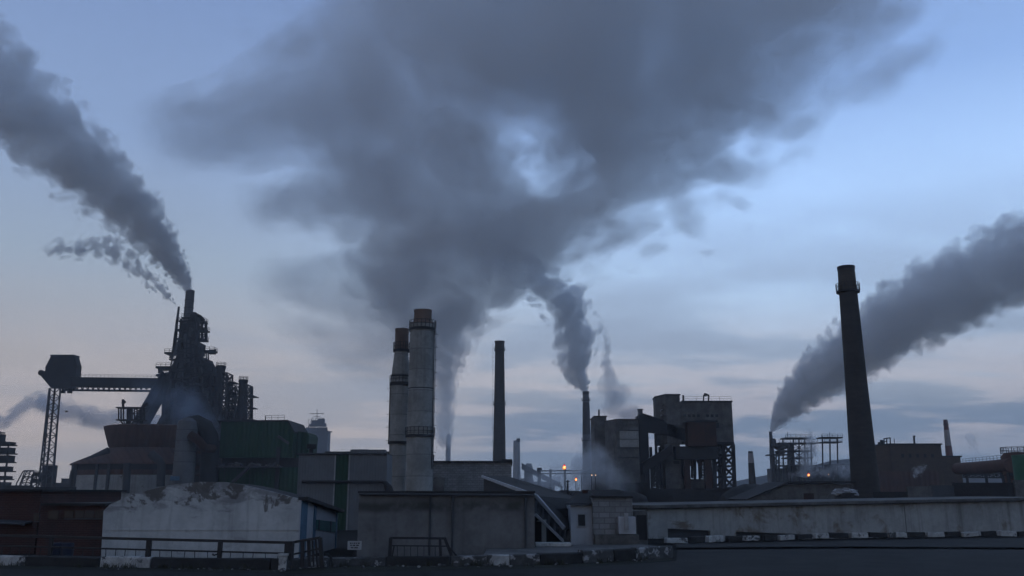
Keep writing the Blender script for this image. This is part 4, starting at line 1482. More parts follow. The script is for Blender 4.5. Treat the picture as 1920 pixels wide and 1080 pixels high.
for i in range(5):
    F_.box('window', 1690 + i * 14, 1695 + i * 14, 851, 858, 214.95, 0.1, M_GLASS, ref=853)
F_.box('lean_to', 1650, 1760, 884, None, 208, 6.9, M_RUSTBROWN, ref=890)

F_ = Frame('gas_duct', 'thick rusty brown gas duct on trestles running to the green tank', 'duct', 1845, 180.0)
MB().tube([F_.p(1796, 879, 196), F_.p(1850, 876, 178), F_.p(1896, 872, 166)], 1.25, 20).build('pipe', M_DUCT, F_.root, smooth=True)
railing('railing', F_.root, [F_.p(1800, 869, 196), F_.p(1850, 865, 178), F_.p(1884, 862, 168)], 0.9, 2.2, M_STEEL, 0.06)
m = MB()
truss(m, F_.p(1806, 890, 192), F_.p(1898, 888, 166), F_.p(1806, 895, 192), F_.p(1898, 896, 166), 14, 0.16, 'Z')
F_.part('bracing', m, M_STEEL)
for px_p, Yp in ((1812, 190), (1848, 179), (1878, 170), (1890, 167)):
    a_ = F_.p(px_p, 886, Yp)
    MB().bar(a_, Vector((a_.x + (0.8 if px_p == 1878 else 0), a_.y, 0)), 0.4).build('leg', M_STEEL, F_.root)
F_ = Frame('rusty_drum_tower', 'squat rusty vessel with a railed top at the right edge, behind the green tank', 'vessel', 1905, 165.0)
c_ = F_.p(1908, 870, 168)
rr_ = 26 * 168 / FPX
MB().lathe([(rr_ * 0.92, 0), (rr_ * 0.92, F_.z(892, 168)), (rr_, F_.z(890, 168)), (rr_, F_.z(856, 168)), (rr_ * 0.8, F_.z(849, 168)), (0.5, F_.z(847, 168))], 30, c_.x, c_.y).build('shell', M_DUCT, F_.root, smooth=True)
for j in range(12):
    a0, a1 = 2 * math.pi * j / 12, 2 * math.pi * (j + 1) / 12
    pass
pts = [Vector((c_.x + rr_ * 0.97 * math.cos(2 * math.pi * j / 16), c_.y + rr_ * 0.97 * math.sin(2 * math.pi * j / 16), F_.z(851, 168))) for j in range(17)]
railing('railing', F_.root, pts, 1.2, 1.2, M_STEEL, 0.09)
F_ = Frame('green_tank', 'bright green cylindrical tank at the right edge', 'tank', 1925, 150.0)
rr_ = 23 * 150 / FPX
MB().lathe([(rr_, 0), (rr_, F_.z(856, 150)), (rr_ * 1.02, F_.z(855.5, 150)), (rr_ * 1.02, F_.z(853.5, 150)), (0.3, F_.z(852, 150))], 32, F_.x(1926, 880, 150), 0).build('shell', M_GREENTANK, F_.root, smooth=True)
for py in (872, 890):
    MB().lathe([(rr_ + 0.003, F_.z(py, 150)), (rr_ + 0.05, F_.z(py, 150)), (rr_ + 0.05, F_.z(py - 1, 150)), (rr_ + 0.003, F_.z(py - 1, 150))], 32, F_.x(1926, 880, 150), 0, caps=False).build('hoop', M_GREENTANK, F_.root)
# ------------------------------------------------------------------ coal heaps and far ground clutter
def heap(label, pts, Y, dep, mat=M_COAL, name='coal_heap'):
    F_ = Frame(name, label, 'heap', sum(p[0] for p in pts) / len(pts), Y)
    m = MB()
    N = 40
    crest = []
    for i in range(N + 1):
        t = i / N * (len(pts) - 1)
        j = min(int(t), len(pts) - 2)
        f = t - j
        a = pts[j][0] + (pts[j + 1][0] - pts[j][0]) * f
        b = pts[j][1] + (pts[j + 1][1] - pts[j][1]) * f
        crest.append((F_.x(a, b, Y), F_.z(b, Y)))
    rows = []
    for fy, fz in ((-1, 0), (-0.6, 0.55), (-0.25, 0.9), (0, 1), (0.4, 0.7), (1, 0)):
        rows.append([m.b.verts.new((x_, fy * dep + 0.4 * mnoise.noise(Vector((x_, fy * 3, 7))), max(0, z_ * fz + (0.35 * mnoise.noise(Vector((x_ * 0.5, fy * 2, Y))) if 0 < fz else 0)))) for x_, z_ in crest])
    for a, b in zip(rows, rows[1:]):
        for i in range(N):
            m.b.faces.new([a[i], a[i + 1], b[i + 1], b[i]])
    m.b.faces.new(rows[0] and [r[0] for r in rows])
    m.b.faces.new([r[-1] for r in rows][::-1])
    F_.part('heap', m, mat, smooth=True)


heap('long dark coal heap right of the bunker legs, behind the long garage', [(1352, 930), (1375, 912), (1400, 907), (1440, 909), (1480, 906), (1560, 915), (1600, 925)], 150, 8)
heap('dark spoil heap left of the bunker plinth under the mist', [(1020, 926), (1050, 919), (1100, 921), (1150, 918), (1190, 922), (1210, 930)], 150, 6)

# ------------------------------------------------------------------ green clad building
F_ = Frame('green_building', 'dark green corrugated hoist building overhanging a rubble strewn ledge', 'building', 480, 190.0)
Y = 190.0
X_ = lambda px, py=850: F_.x(px, py, Y)
Zt = lambda py: F_.z(py, Y)
m = MB()
m.prism([(X_(411), Zt(858)), (X_(547), Zt(858)), (X_(549), Zt(812)), (X_(536), Zt(790)), (X_(411), Zt(791))], 0, 14)
F_.part('wall', m, M_GREEN)
m = MB()
m.prism([(X_(409.5), Zt(791) + 0.003), (X_(536), Zt(790) + 0.003), (X_(550), Zt(811)), (X_(551), Zt(810)), (X_(537), Zt(787.5)), (X_(409.5), Zt(788.5))], -0.4, 14.4)
F_.part('roof', m, M_STEEL)
m = MB()
m.prism([(X_(549.3), Zt(862)), (X_(570), Zt(862)), (X_(572), Zt(815)), (X_(568), Zt(809)), (X_(549.3), Zt(807))], 3, 12)
F_.part('side_bay', m, M_GREEN)
m = MB()
m.bar((X_(520), -0.3, Zt(818)), (X_(541), -0.3, Zt(832)), 0.5)
F_.part('chute', m, M_STEEL2)
F_.box('column', 517, 524, 838, None, 189.7, 0.28, M_STEEL, ref=870)
m = MB()
m.box(X_(405), X_(560), 0.8, 13, 0, Zt(876))
F_.part('lower_wall', m, M_GREEN)
m = MB()
m.box(X_(411), X_(562), 2.2, 12, Zt(876), Zt(858) - 0.004)
F_.part('back_wall', m, M_COAL)
m = MB()
m.box(X_(405), X_(528), -2.0, 2.19, Zt(876.5) + 0.01, Zt(874.5))
lg = F_.part('ledge', m, M_STEEL2)
rl = random.Random(4)
m = MB()
for i in range(1):
    pass
for i in range(22):
    px_ = rl.uniform(414, 524)
    mm = MB()
    s_ = rl.uniform(0.25, 0.7)
    mm.blob((X_(px_), rl.uniform(-1.2, 1.2), Zt(874.5) + s_ * 0.55), s_, 1, 0.5, 2, (1.3, 1, 0.8))
    mm.build('rubble', M_STEEL2 if i % 3 else M_CONC, lg)
railing('railing', F_.root, [(X_(406), -1.9, Zt(874.5)), (X_(527), -1.9, Zt(874.5))], 1.1, 2.4, M_STEEL, 0.05)
m = MB()
m.bar((X_(472), -1.2, Zt(876)), (X_(443), -1.2, Zt(904)), 1.0, 0.5)
F_.part('stair', m, M_STEEL2)
railing('railing', F_.root, [F_.p(497, 788, 192), F_.p(533, 787, 192)], 1.0, 1.5, M_STEEL, 0.06)
MB().bar(F_.p(498, 789, 195), F_.p(497.5, 779, 195), 0.15).build('mast', M_STEEL, F_.root)
for i in range(5):
    m = MB()
    m.box(X_(421 + 24 * i), X_(421.8 + 24 * i), 0.70, 0.78, 0.2, Zt(878))
    F_.part('pilaster', m, M_STEEL)

# ------------------------------------------------------------------ round casthouse with flared crown
F_ = Frame('dust_house', 'round brown drum-shaped dust house with a flared crown and bent outside pipes', 'building', 285, 215.0)
k_ = 215.0 / FPX
r_ = lambda px: px * k_ * 0.985
z_ = lambda py: F_.z(py, 215)
MB().lathe([(r_(80), z_(842)), (r_(83), z_(838)), (r_(93), z_(806)), (r_(93.5), z_(803)), (r_(90), z_(801.5)), (1, z_(799))], 56).build('crown', M_RUSTBROWN, F_.root, smooth=True)
MB().lathe([(r_(143), z_(874)), (r_(141), z_(871)), (r_(82), z_(843)), (r_(79), z_(842))], 56, caps=False).build('roof', M_RUSTBROWN, F_.root, smooth=True)
MB().lathe([(r_(140), 0), (r_(140), z_(893))], 56).build('wall', M_CONC2, F_.root, smooth=True)
MB().lathe([(r_(140.3), z_(892.8)), (r_(140.3), z_(884)), (r_(130), z_(884))], 56).build('band', M_RUSTBROWN, F_.root, smooth=True)
MB().lathe([(r_(139), z_(884)), (r_(139), z_(874.3))], 56).build('upper_wall', M_STEEL, F_.root, smooth=True)
for px_s in (186, 238, 262):
    a_ = math.asin((px_s - 285) / 146)
    MB().bar((r_(141) * math.sin(a_), -r_(141) * math.cos(a_), 0), (r_(141) * math.sin(a_), -r_(141) * math.cos(a_), z_(874)), 0.55).build('pilaster', M_STEEL2, F_.root)


def hang(pts, rad, nm='pipe', mat=M_STEEL2):
    MB().tube([F_.p(a, b, c) for a, b, c in pts], rad, 14).build(nm, mat, F_.root, smooth=True)


hang([(204, 845, 203), (170, 862, 203), (150, 873, 203), (142, 879, 203), (138, 890, 203), (134, 915, 203), (124, 945, 203)], 0.85)
hang([(283, 850, 190), (290, 857, 190), (299, 863, 190), (303, 872, 190), (302, 890, 190), (301, 912, 190)], 0.85)
hang([(239, 868, 193), (238, 890, 193), (236, 925, 193)], 0.75)
for px0, px1 in ((158, 172), (178, 198)):
    m = MB()
    a0, a1 = F_.p(px0, 870 - (px0 - 158) * 0.4, 205), F_.p(px1, 868 - (px1 - 158) * 0.42, 206)
    m.face([a0, a1, a1 + Vector((0.6, 1.2, 0.75)), a0 + Vector((0.6, 1.2, 0.6))])
    m.face([a0 - Vector((0, 0, 0.1)), a1 - Vector((0, 0, 0.1)), a1 + Vector((0.6, 1.2, 0.65)), a0 + Vector((0.6, 1.2, 0.5))])
    F_.part('skylight', m, M_TRIM)

# pale ribbed silo with its dark outlet elbow
F_ = Frame('ribbed_silo', 'pale ribbed steel silo standing between the round brown dust house and the green building', 'silo', 341, 185.0)
k_ = 185.0 / FPX
z_ = lambda py: F_.z(py, 185)
MB().lathe([(19.5 * k_, 0), (19 * k_, z_(880)), (18 * k_, z_(800)), (17 * k_, z_(790)), (8 * k_, z_(784)), (0.4, z_(783))], 40).build('shell', M_GREYCHIM, F_.root, smooth=True)
for py in (806, 826, 846, 866):
    rr_ = (18 + (py - 800) / 80) * k_
    MB().lathe([(rr_, z_(py + 1.2)), (rr_ + 0.14, z_(py + 1.2)), (rr_ + 0.14, z_(py)), (rr_, z_(py))], 40, caps=False).build('hoop', M_STEEL2, F_.root)
F_.box('door', 319, 336, 893, 901, 182.2, 0.2, M_BLUEPAINT, ref=897)
MB().tube([F_.p(352, 792, 186), F_.p(368, 790, 186), F_.p(384, 800, 187), F_.p(392, 818, 188), F_.p(394, 845, 189), F_.p(392, 880, 189), F_.p(390, 925, 189)], [1.2, 1.4, 1.7, 1.9, 1.9, 1.9, 1.9], 18).build('outlet_duct', M_STEEL, F_.root, smooth=True)
MB().tube([F_.p(356, 815, 183), F_.p(372, 826, 183), F_.p(384, 840, 184), F_.p(400, 842, 186)], 0.9, 14).build('branch_duct', M_RUST, F_.root, smooth=True)
F_ = Frame('pipe_rack', 'dark tangle of pipes on a steel rack between the pale silo and the green building', 'pipe rack', 384, 196.0)
for i in range(9):
    a_, b_ = rl.uniform(366, 380), rl.uniform(392, 411)
    py = 848 + i * 6
    MB().tube([F_.p(a_, py, 196), F_.p(b_, py + rl.uniform(-3, 3), 196), F_.p(b_ + rl.uniform(-2, 6), py + 22, 196)], rl.uniform(0.25, 0.6), 10).build('pipe', rl.choice([M_STEEL, M_RUST, M_STEEL2]), F_.root, smooth=True)
for px_ in (366, 379, 393, 408):
    MB().bar((F_.x(px_, 880, 197), 1, 0), (F_.x(px_, 840, 197), 1, F_.z(838, 197)), 0.5).build('post', M_STEEL, F_.root)
F_.part('screen', MB().box(F_.x(362, 880, 199), F_.x(412, 880, 199), 3, 3.5, 0, F_.z(826, 199)), M_COAL)

# ------------------------------------------------------------------ the blast furnace
F_ = Frame('blast_furnace', 'towering dark blast furnace wrapped in platforms and pipes, grey stack on its top', 'furnace', 352, 300.0)
Y = 300.0
K = Y / FPX
c = lambda px, py, dy=0: F_.p(px, py, Y + dy)
# stack
MB().lathe([(8.6 * K, F_.z(640, Y)), (8.4 * K, F_.z(600, Y)), (8.2 * K, F_.z(548, Y)), (8.5 * K, F_.z(546, Y)), (7.5 * K, F_.z(544.5, Y)), (6 * K, F_.z(545.5, Y))], 28, c(353, 590).x, 0).build('stack', M_GREYCHIM, F_.root, smooth=True)
for py in (563, 577):
    MB().lathe([(8.5 * K, F_.z(py + 1.5, Y)), (9.1 * K, F_.z(py + 1.5, Y)), (9.1 * K, F_.z(py, Y)), (8.5 * K, F_.z(py, Y))], 28, c(353, 590).x, 0, caps=False).build('hoop', M_STEEL2, F_.root)
# shell: throat, shaft, belly
prof = [(60, 905), (58, 840), (50, 805), (40, 780), (38, 725), (36, 705), (30, 688), (24, 672), (19, 655), (15, 635), (12, 612), (9, 600)]
MB().lathe([(a * K, max(0, F_.z(b, Y))) for a, b in prof], 40, c(348, 750).x, 0).build('shell', M_STEEL, F_.root, smooth=True)
# bleeder pole, left
MB().tube([c(328, 650, -3), c(331, 610, -3), c(335.5, 575, -3)], [0.55, 0.5, 0.35], 10).build('bleeder_pipe', M_STEEL, F_.root)
MB().tube([c(321, 672, -3), c(326, 655, -3), c(330, 622, -3)], 0.6, 10).build('riser_pipe', M_STEEL, F_.root)
# platforms: (left px, right px, row, thickness)
for a, b, py, th, dep in ((344, 374, 596, 0.5, 9), (340, 386, 603, 0.6, 11), (334, 389, 619, 0.5, 12), (336, 386, 636, 0.6, 13), (331, 372, 650, 0.5, 13),
                         (313, 378, 662, 0.6, 11), (350, 405, 658, 0.6, 8), (324, 374, 675, 0.5, 15), (299, 372, 689, 0.7, 15), (306, 396, 705, 0.8, 18), (310, 400, 735, 0.7, 16), (312, 404, 765, 0.7, 16), (306, 410, 792, 0.7, 18)):
    m = MB()
    dep *= 0.45
    m.box(F_.x(a, py, Y), F_.x(b, py, Y), -dep / 2, dep / 2, F_.z(py, Y) - th, F_.z(py, Y))
    pf = F_.part('platform', m, M_STEEL)
    z0 = F_.z(py, Y)
    xa, xb = F_.x(a, py, Y) + 0.1, F_.x(b, py, Y) - 0.1
    railing('railing', pf, [(xa, -dep / 2, z0), (xb, -dep / 2, z0), (xb, dep / 2, z0)], 1.1, 1.7, M_STEEL, 0.11)
# head frame columns
for a0, b0, a1, b1, dy in ((373, 650, 372, 597, -4), (387, 640, 386, 603, -4), (379, 640, 378.5, 600, 4), (337, 650, 340, 598, -4), (345, 640, 346, 596, 4), (368, 640, 366, 590, -4), (378, 690, 376, 650, -5), (371, 690, 370, 650, -5)):
    MB().bar(c(a0, b0, dy), c(a1, b1, dy), 0.75).build('column', M_STEEL, F_.root)
m = MB()
truss(m, c(371, 690, -5), c(370, 650, -5), c(378, 690, -5), c(376.5, 650, -5), 5, 0.3, 'X')
F_.part('bracing', m, M_STEEL)
m = MB()
truss(m, c(373, 640, -4), c(372, 603, -4), c(387, 640, -4), c(386, 603, -4), 3, 0.35, 'Z')
F_.part('bracing', m, M_STEEL)
# hoist gear and pulley beams on top
MB().tube([c(362, 596, 0), c(368, 590, 0), c(375, 594, 0), c(382, 602, 0)], 0.7, 10).build('hoist_beam', M_STEEL, F_.root)
MB().lathe([(0.2, -0.3), (1.3, -0.3), (1.3, 0.3), (0.2, 0.3)], 16).build('pulley', M_STEEL, F_.root, loc=c(364, 592, -3)).rotation_euler = (math.pi / 2, 0, 0)
m = MB()
m.box(F_.x(344, 605, Y), F_.x(368, 605, Y), -2, 2, F_.z(632, Y), F_.z(608, Y))
F_.part('winch_house', m, M_STEEL)
F_.box('valve_house', 338, 370, 640, 662, Y - 5, 8, M_STEEL, ref=650)
F_.box('upper_house', 328, 376, 668, 700, Y - 7, 12, M_STEEL, ref=685)
# clutter of plant rooms, pipes and standards climbing the shaft
rq = random.Random(21)
half = lambda py: 13 + max(0, (py - 615)) * 0.27 if py < 700 else 36 + (py - 700) * 0.05
for i in range(34):
    py = rq.uniform(612, 790)
    w0 = half(py)
    px_ = 352 + rq.uniform(-1, 1) * w0 + (4 if py > 690 else 0)
    hh, ww = rq.uniform(6, 16), rq.uniform(4, 11)
    m = MB()
    dy = -6 - (py - 610) * 0.05 - rq.uniform(0, 2)
    m.box(F_.x(px_ - ww / 2, py, Y + dy), F_.x(px_ + ww / 2, py, Y + dy), dy, dy + 2, F_.z(py + hh, Y + dy), F_.z(py, Y + dy))
    F_.part('plant_room', m, rq.choice([M_STEEL, M_STEEL, M_STEEL2]))
for i in range(26):
    p0 = rq.uniform(620, 740)
    p1 = p0 + rq.uniform(30, 70)
    sx = rq.uniform(-1, 1)
    a, b = c(352 + sx * half(p1), p1, -9 - (p1 - 610) * 0.04), c(352 + sx * half(p0), p0, -7 - (p0 - 610) * 0.04)
    MB().tube([a, b], rq.uniform(0.2, 0.5), 8).build('standpipe', rq.choice([M_STEEL, M_STEEL2]), F_.root)
for i in range(16):
    p0 = 640 + i * 9
    s_ = -1 if i % 2 else 1
    a, b = c(352 - s_ * half(p0) * 0.9, p0, -10 - (p0 - 610) * 0.045), c(352 + s_ * half(p0 + 9) * 0.9, p0 + 9, -10 - (p0 - 610) * 0.045)
    MB().bar(a, b, 0.5, 0.4).build('stair', M_STEEL, F_.root)
# service crane arm to the right
MB().bar(c(372, 659, -6), c(404, 659, -6), 0.9).bar(c(393, 660, -6), c(404.5, 660, -6), 1.1, 1.6).build('crane_arm', M_STEEL, F_.root)
for a0, b0, a1, b1 in ((386.5, 662, 388, 690), (390.5, 662, 391, 685)):
    MB().bar(c(a0, b0, -6), c(a1, b1, -6), 0.4).build('hanger', M_STEEL, F_.root)
# gas uptake with dust catcher
m = MB()
m.tube([c(384, 700, -6), c(384, 692, -6), c(388, 684, -6), c(394, 684, -6), c(398, 692, -6), c(399, 705, -6)], 1.3, 14)
F_.part('gas_uptake', m, M_STEEL, smooth=True)
MB().lathe([(0.4, 0), (1.8, 1.2), (1.8, 3.6), (0.5, 4.6)], 18).build('vessel', M_STEEL, F_.root, smooth=True, loc=c(388.5, 703, -8))
MB().tube([c(366, 668, -8), c(376, 690, -9), c(392, 730, -10), c(409, 775, -11), c(414, 792, -12)], 1.4, 16).build('downcomer', M_STEEL, F_.root, smooth=True)
MB().tube([c(340, 690, -9), c(332, 705, -10), c(318, 735, -10), c(312, 790, -10)], 0.9, 14).build('downcomer', M_STEEL, F_.root, smooth=True)
MB().tube([c(362, 700, -10), c(357, 730, -11), c(366, 760, -11), c(362, 800, -11)], 0.8, 14).build('gas_pipe', M_STEEL2, F_.root, smooth=True)
# skirts and legs
for a0, a1 in ((303, 314), (314.5, 318), (400, 404), (404, 411), (322, 326), (378, 382)):
    MB().bar(c((a0 + a1) / 2, 905, -9), c((a0 + a1) / 2 + (0 if a0 > 340 else 2), 706, -9), (a1 - a0) * K, 1.2).build('leg', M_STEEL, F_.root)
F_.box('casthouse', 322, 405, 765, None, Y - 14, 24, M_STEEL, ref=820)
m = MB()
m.prism([(F_.x(322, 768, Y - 15), F_.z(790, Y - 15)), (F_.x(414, 768, Y - 15), F_.z(800, Y - 15)), (F_.x(385, 740, Y - 15), F_.z(742, Y - 15)), (F_.x(345, 740, Y - 15), F_.z(738, Y - 15))], -15, -14.1)
F_.part('hood', m, M_STEEL)
m = MB()
for a0, b0, a1, b1 in ((315, 790, 315, 716), (309, 790, 309, 716)):
    pass
truss(m, c(307, 790, -10), c(308, 710, -10), c(318, 790, -10), c(318, 710, -10), 6, 0.35, 'X')
F_.part('bracing', m, M_STEEL)
m = MB()
truss(m, c(377, 765, -11), c(376, 700, -11), c(399, 765, -11), c(396, 700, -11), 5, 0.45, 'X')
F_.part('bracing', m, M_STEEL)
# skip hoist incline going down to the left
m = MB()
t0, t1 = c(262, 798, -14), c(318, 700, -6)
for off in (-1.6, 1.6):
    m.bar(t0 + Vector((off, 0, 0)), t1 + Vector((off, 0, 0)), 0.6, 2.6)
m.bar(t0, t1, 3.2, 1.6)
F_.part('skip_bridge', m, M_STEEL)
MB().bar(c(299, 704, -4), c(306, 712, -4), 1.4).bar(c(293, 704, -4), c(310, 701, -4), 0.7).build('bracket', M_STEEL, F_.root)
MB().bar(c(299, 700, -4), c(300, 691, -4), 0.8).bar(c(297, 694, -4), c(304, 693, -4), 0.9, 1.3).build('winch', M_STEEL, F_.root)

# two stove towers right of the furnace
def stove(label, x0, x1, ytop, lat, Y, cap=True):
    F_ = Frame('stove_tower', label, 'tower', (x0 + x1) / 2, Y, 0, 'stove towers')
    cx = F_.x((x0 + x1) / 2, 750, Y)
    rr_ = (x1 - x0) / 2 * Y / FPX
    MB().lathe([(rr_, 0), (rr_, F_.z(ytop + 6, Y)), (rr_ * 1.12, F_.z(ytop + 5, Y)), (rr_ * 1.12, F_.z(ytop, Y)), (0.5, F_.z(ytop, Y))], 24, cx, 0).build('shell', M_STEEL, F_.root, smooth=True)
    railing('railing', F_.root, [Vector((cx + rr_ * 1.1 * math.cos(a), rr_ * 1.1 * math.sin(a), F_.z(ytop, Y))) for a in [2 * math.pi * i / 10 for i in range(11)]], 1.0, 1.4, M_STEEL, 0.1)
    for a, b, yt, nb in lat:
        dz_ = 4.5
        bt = [Vector((F_.x(px, 910, Y), dy, 0)) for px, dy in ((a, -2), (b, -2), (b, dz_), (a, dz_))]
        tp = [Vector((F_.x(px, yt, Y), dy, F_.z(yt, Y))) for px, dy in ((a, -2), (b, -2), (b, dz_), (a, dz_))]
        lattice(F_.root, bt, tp, nb, 0.5, 0.28, M_STEEL, 'X')
        for i in range(1, nb):
            t = i / nb
            z1 = tp[0].z * t
            if F_.z(905, Y) < z1:
                m = MB()
                m.box(min(bt[0].x, tp[0].x) - 0.2, max(bt[1].x, tp[1].x) + 0.2, -2.3, dz_, z1, z1 + 0.25)
                F_.part('landing', m, M_STEEL)


stove('taller dark stove tower between two lattice stairs, close to the furnace', 401, 418, 686, ((381, 399, 702, 11), (419, 428, 700, 13)), 290)
stove('shorter dark stove tower with a lattice stair at its left, farther from the furnace', 446, 461.5, 712, ((433, 445, 724, 10), (462.5, 466, 722, 10)), 292)

# ------------------------------------------------------------------ conveyor bridge with its end house
F_ = Frame('conveyor_bridge', 'long dark conveyor bridge with a hipped end house on a tall lattice mast', 'conveyor', 100, 300.0)
c = lambda px, py, dy=0: F_.p(px, py, Y + dy)
Y = 300.0
X_ = lambda px, py: F_.x(px, py, Y)
Zt = lambda py: F_.z(py, Y)
hs = F_.part('house', MB().prism([(X_(86, 705), Zt(706)), (X_(143, 705), Zt(706)), (X_(145, 686), Zt(686)), (X_(140, 668), Zt(668)), (X_(97, 668), Zt(668)), (X_(86.5, 687), Zt(688))], -0.5, 3.2), M_STEEL)
MB().prism([(X_(95.5, 667), Zt(668) + 0.003), (X_(141, 667), Zt(668) + 0.003), (X_(141, 666), Zt(665.5)), (X_(96.5, 666), Zt(665.5))], -0.7, 3.4).build('roof', M_STEEL2, hs)
F_.part('drive_head', MB().prism([(X_(75, 700), Zt(700)), (X_(80, 697), Zt(697)), (X_(134, 706), Zt(706.2)), (X_(134, 728), Zt(728)), (X_(96, 727), Zt(727)), (X_(76, 703), Zt(703))], -0.4, 3.0), M_STEEL)
MB().lathe([(0.3, -1), (0.95, -1), (0.95, 1), (0.3, 1)], 18).build('drum', M_STEEL, F_.root, loc=c(79, 699.5)).rotation_euler = (math.pi / 2, 0, 0)
F_.part('girder', MB().prism([(X_(134.2, 715), Zt(707)), (X_(306, 715), Zt(709)), (X_(306, 725), Zt(727)), (X_(134.2, 725), Zt(725))], -0.3, 2.6), M_STEEL)
F_.part('lower_chord', MB().prism([(X_(118, 731), Zt(729.5)), (X_(306, 731), Zt(731.5)), (X_(306, 733), Zt(734)), (X_(118, 733), Zt(732))], -0.2, 2.4), M_STEEL)
m = MB()
for i in range(34):
    px_ = 137 + i * 5
    m.bar(c(px_, 725, 0), c(px_ + (2 if i % 2 else -2), 730.5, 0), 0.28)
F_.part('bracing', m, M_STEEL)
railing('railing', F_.root, [c(152, 707, 0), c(305, 708.6, 0)], 0.95, 1.3, M_STEEL, 0.07)
for a0 in (118, 131):
    MB().bar(c(a0 - 4, 735, -2), c(a0 + 4, 735, -2), 0.8).bar(c(a0, 729, -2), c(a0, 735, -2), 0.6).build('hanger', M_STEEL, F_.root)
bt = [F_.p(72, 911, 296), F_.p(97, 911, 296), F_.p(99, 911, 303), F_.p(78, 911, 303)]
tp = [F_.p(92.5, 728, 297), F_.p(113.5, 728, 297), F_.p(113, 728, 302), F_.p(94, 728, 302)]
bt = [t + (b - t) * (t.z / (t.z - b.z)) for b, t in zip(bt, tp)]
lattice(F_.root, bt, tp, 12, 0.42, 0.24, M_STEEL2, 'Z')
mid_b, mid_t = (bt[0] + bt[1]) / 2, (tp[0] + tp[1]) / 2
MB().bar(mid_b, mid_t, 0.5).build('leg', M_STEEL, F_.root)
F_.box('plinth', 79, 97, 872, None, 299, 3, M_STEEL, ref=900)

# little service gantry on the dust house
F_ = Frame('service_gantry', 'small steel service gantry with a railed landing just over the dust house crown', 'gantry', 240, 235.0)
for a0, a1 in ((237, 247), (262, 268)):
    MB().bar(F_.p((a0 + a1) / 2, 822, 235), F_.p((a0 + a1) / 2, 764, 235), (a1 - a0) * 0.1, 0.8).build('post', M_STEEL, F_.root)
F_.part('post_base', MB().box(F_.x(236, 822, 235), F_.x(270, 822, 235), -1, 1, 0, F_.z(800, 235)), M_STEEL)
for py in (764, 787):
    m = MB()
    m.box(F_.x(222, py, 235), F_.x(272, py, 235), -1.6, 1.6, F_.z(py, 235) - 0.3, F_.z(py, 235))
    F_.part('landing', m, M_STEEL)
for px_ in (222.5, 227, 231.5, 252, 257, 271):
    MB().bar(F_.p(px_, 788, 233.6), F_.p(px_, 764, 233.6), 0.3).build('column', M_STEEL, F_.root)
m = MB()
truss(m, F_.p(224, 787, 235), F_.p(238, 787, 235), F_.p(232, 798, 235), F_.p(239, 798, 235), 2, 0.2, 'Z')
F_.part('bracing', m, M_STEEL)
m = MB()
truss(m, F_.p(248, 787, 233.6), F_.p(248, 764, 233.6), F_.p(270, 787, 233.6), F_.p(270, 764, 233.6), 2, 0.2, 'X')
F_.part('bracing', m, M_STEEL)
MB().bar(F_.p(231, 764, 235), F_.p(230.5, 749, 235), 0.5).bar(F_.p(229, 757, 235), F_.p(235, 752, 235), 0.6).build('mast', M_STEEL, F_.root)
MB().bar(F_.p(268, 762, 235), F_.p(277, 757, 235), 0.8).build('jib', M_STEEL, F_.root)

# ------------------------------------------------------------------ hazy plant at the left edge
def tower_mass(label, pts, Y, seed, name='plant_tower', group='distant plant towers', mat=M_STEEL):
    """irregular frame tower: stacked floors of uneven width between (left px, right px, row)"""
    rt = random.Random(seed)
    F_ = Frame(name, label, 'tower', (pts[0][0] + pts[0][1]) / 2, Y, 0, group)
    for (a0, a1, p0), (b0, b1, p1) in zip(pts, pts[1:]):
        m = MB()
        m.box(F_.x(b0, p0, Y), F_.x(b1, p0, Y), -2.5, 2.5, F_.z(p0, Y), F_.z(p0, Y) + 0.35)
        F_.part('floor', m, mat)
        for t in (0, 0.33, 0.66, 1):
            MB().bar((F_.x(a0 + (a1 - a0) * t, p0, Y), -2.2, max(0, F_.z(p0, Y))), (F_.x(b0 + (b1 - b0) * t, p1, Y), -2.2, F_.z(p1, Y)), 0.4).build('column', mat, F_.root)
        # plant rooms, some bays open
        for t in (0, 0.5):
            if rt.random() < 0.62:
                xa, xb = F_.x(a0 + (a1 - a0) * t, p0, Y), F_.x(a0 + (a1 - a0) * (t + 0.48), p0, Y)
                z0, z1 = max(0, F_.z(p0, Y)), F_.z(p1, Y)
                MB().box(xa, xb, -1.5, 2, z0, z0 + (z1 - z0) * rt.uniform(0.5, 0.95)).build('plant_room', mat, F_.root)
    m = MB()
    (a0, a1, p0), (b0, b1, p1) = pts[0], pts[-1]
    truss(m, (F_.x(a0, p0, Y), -2.3, 0), (F_.x(b0, p1, Y), -2.3, F_.z(p1, Y)), (F_.x(a1, p0, Y), -2.3, 0), (F_.x(b1, p1, Y), -2.3, F_.z(p1, Y)), len(pts), 0.25, 'X')
    F_.part('bracing', m, mat)
    return F_


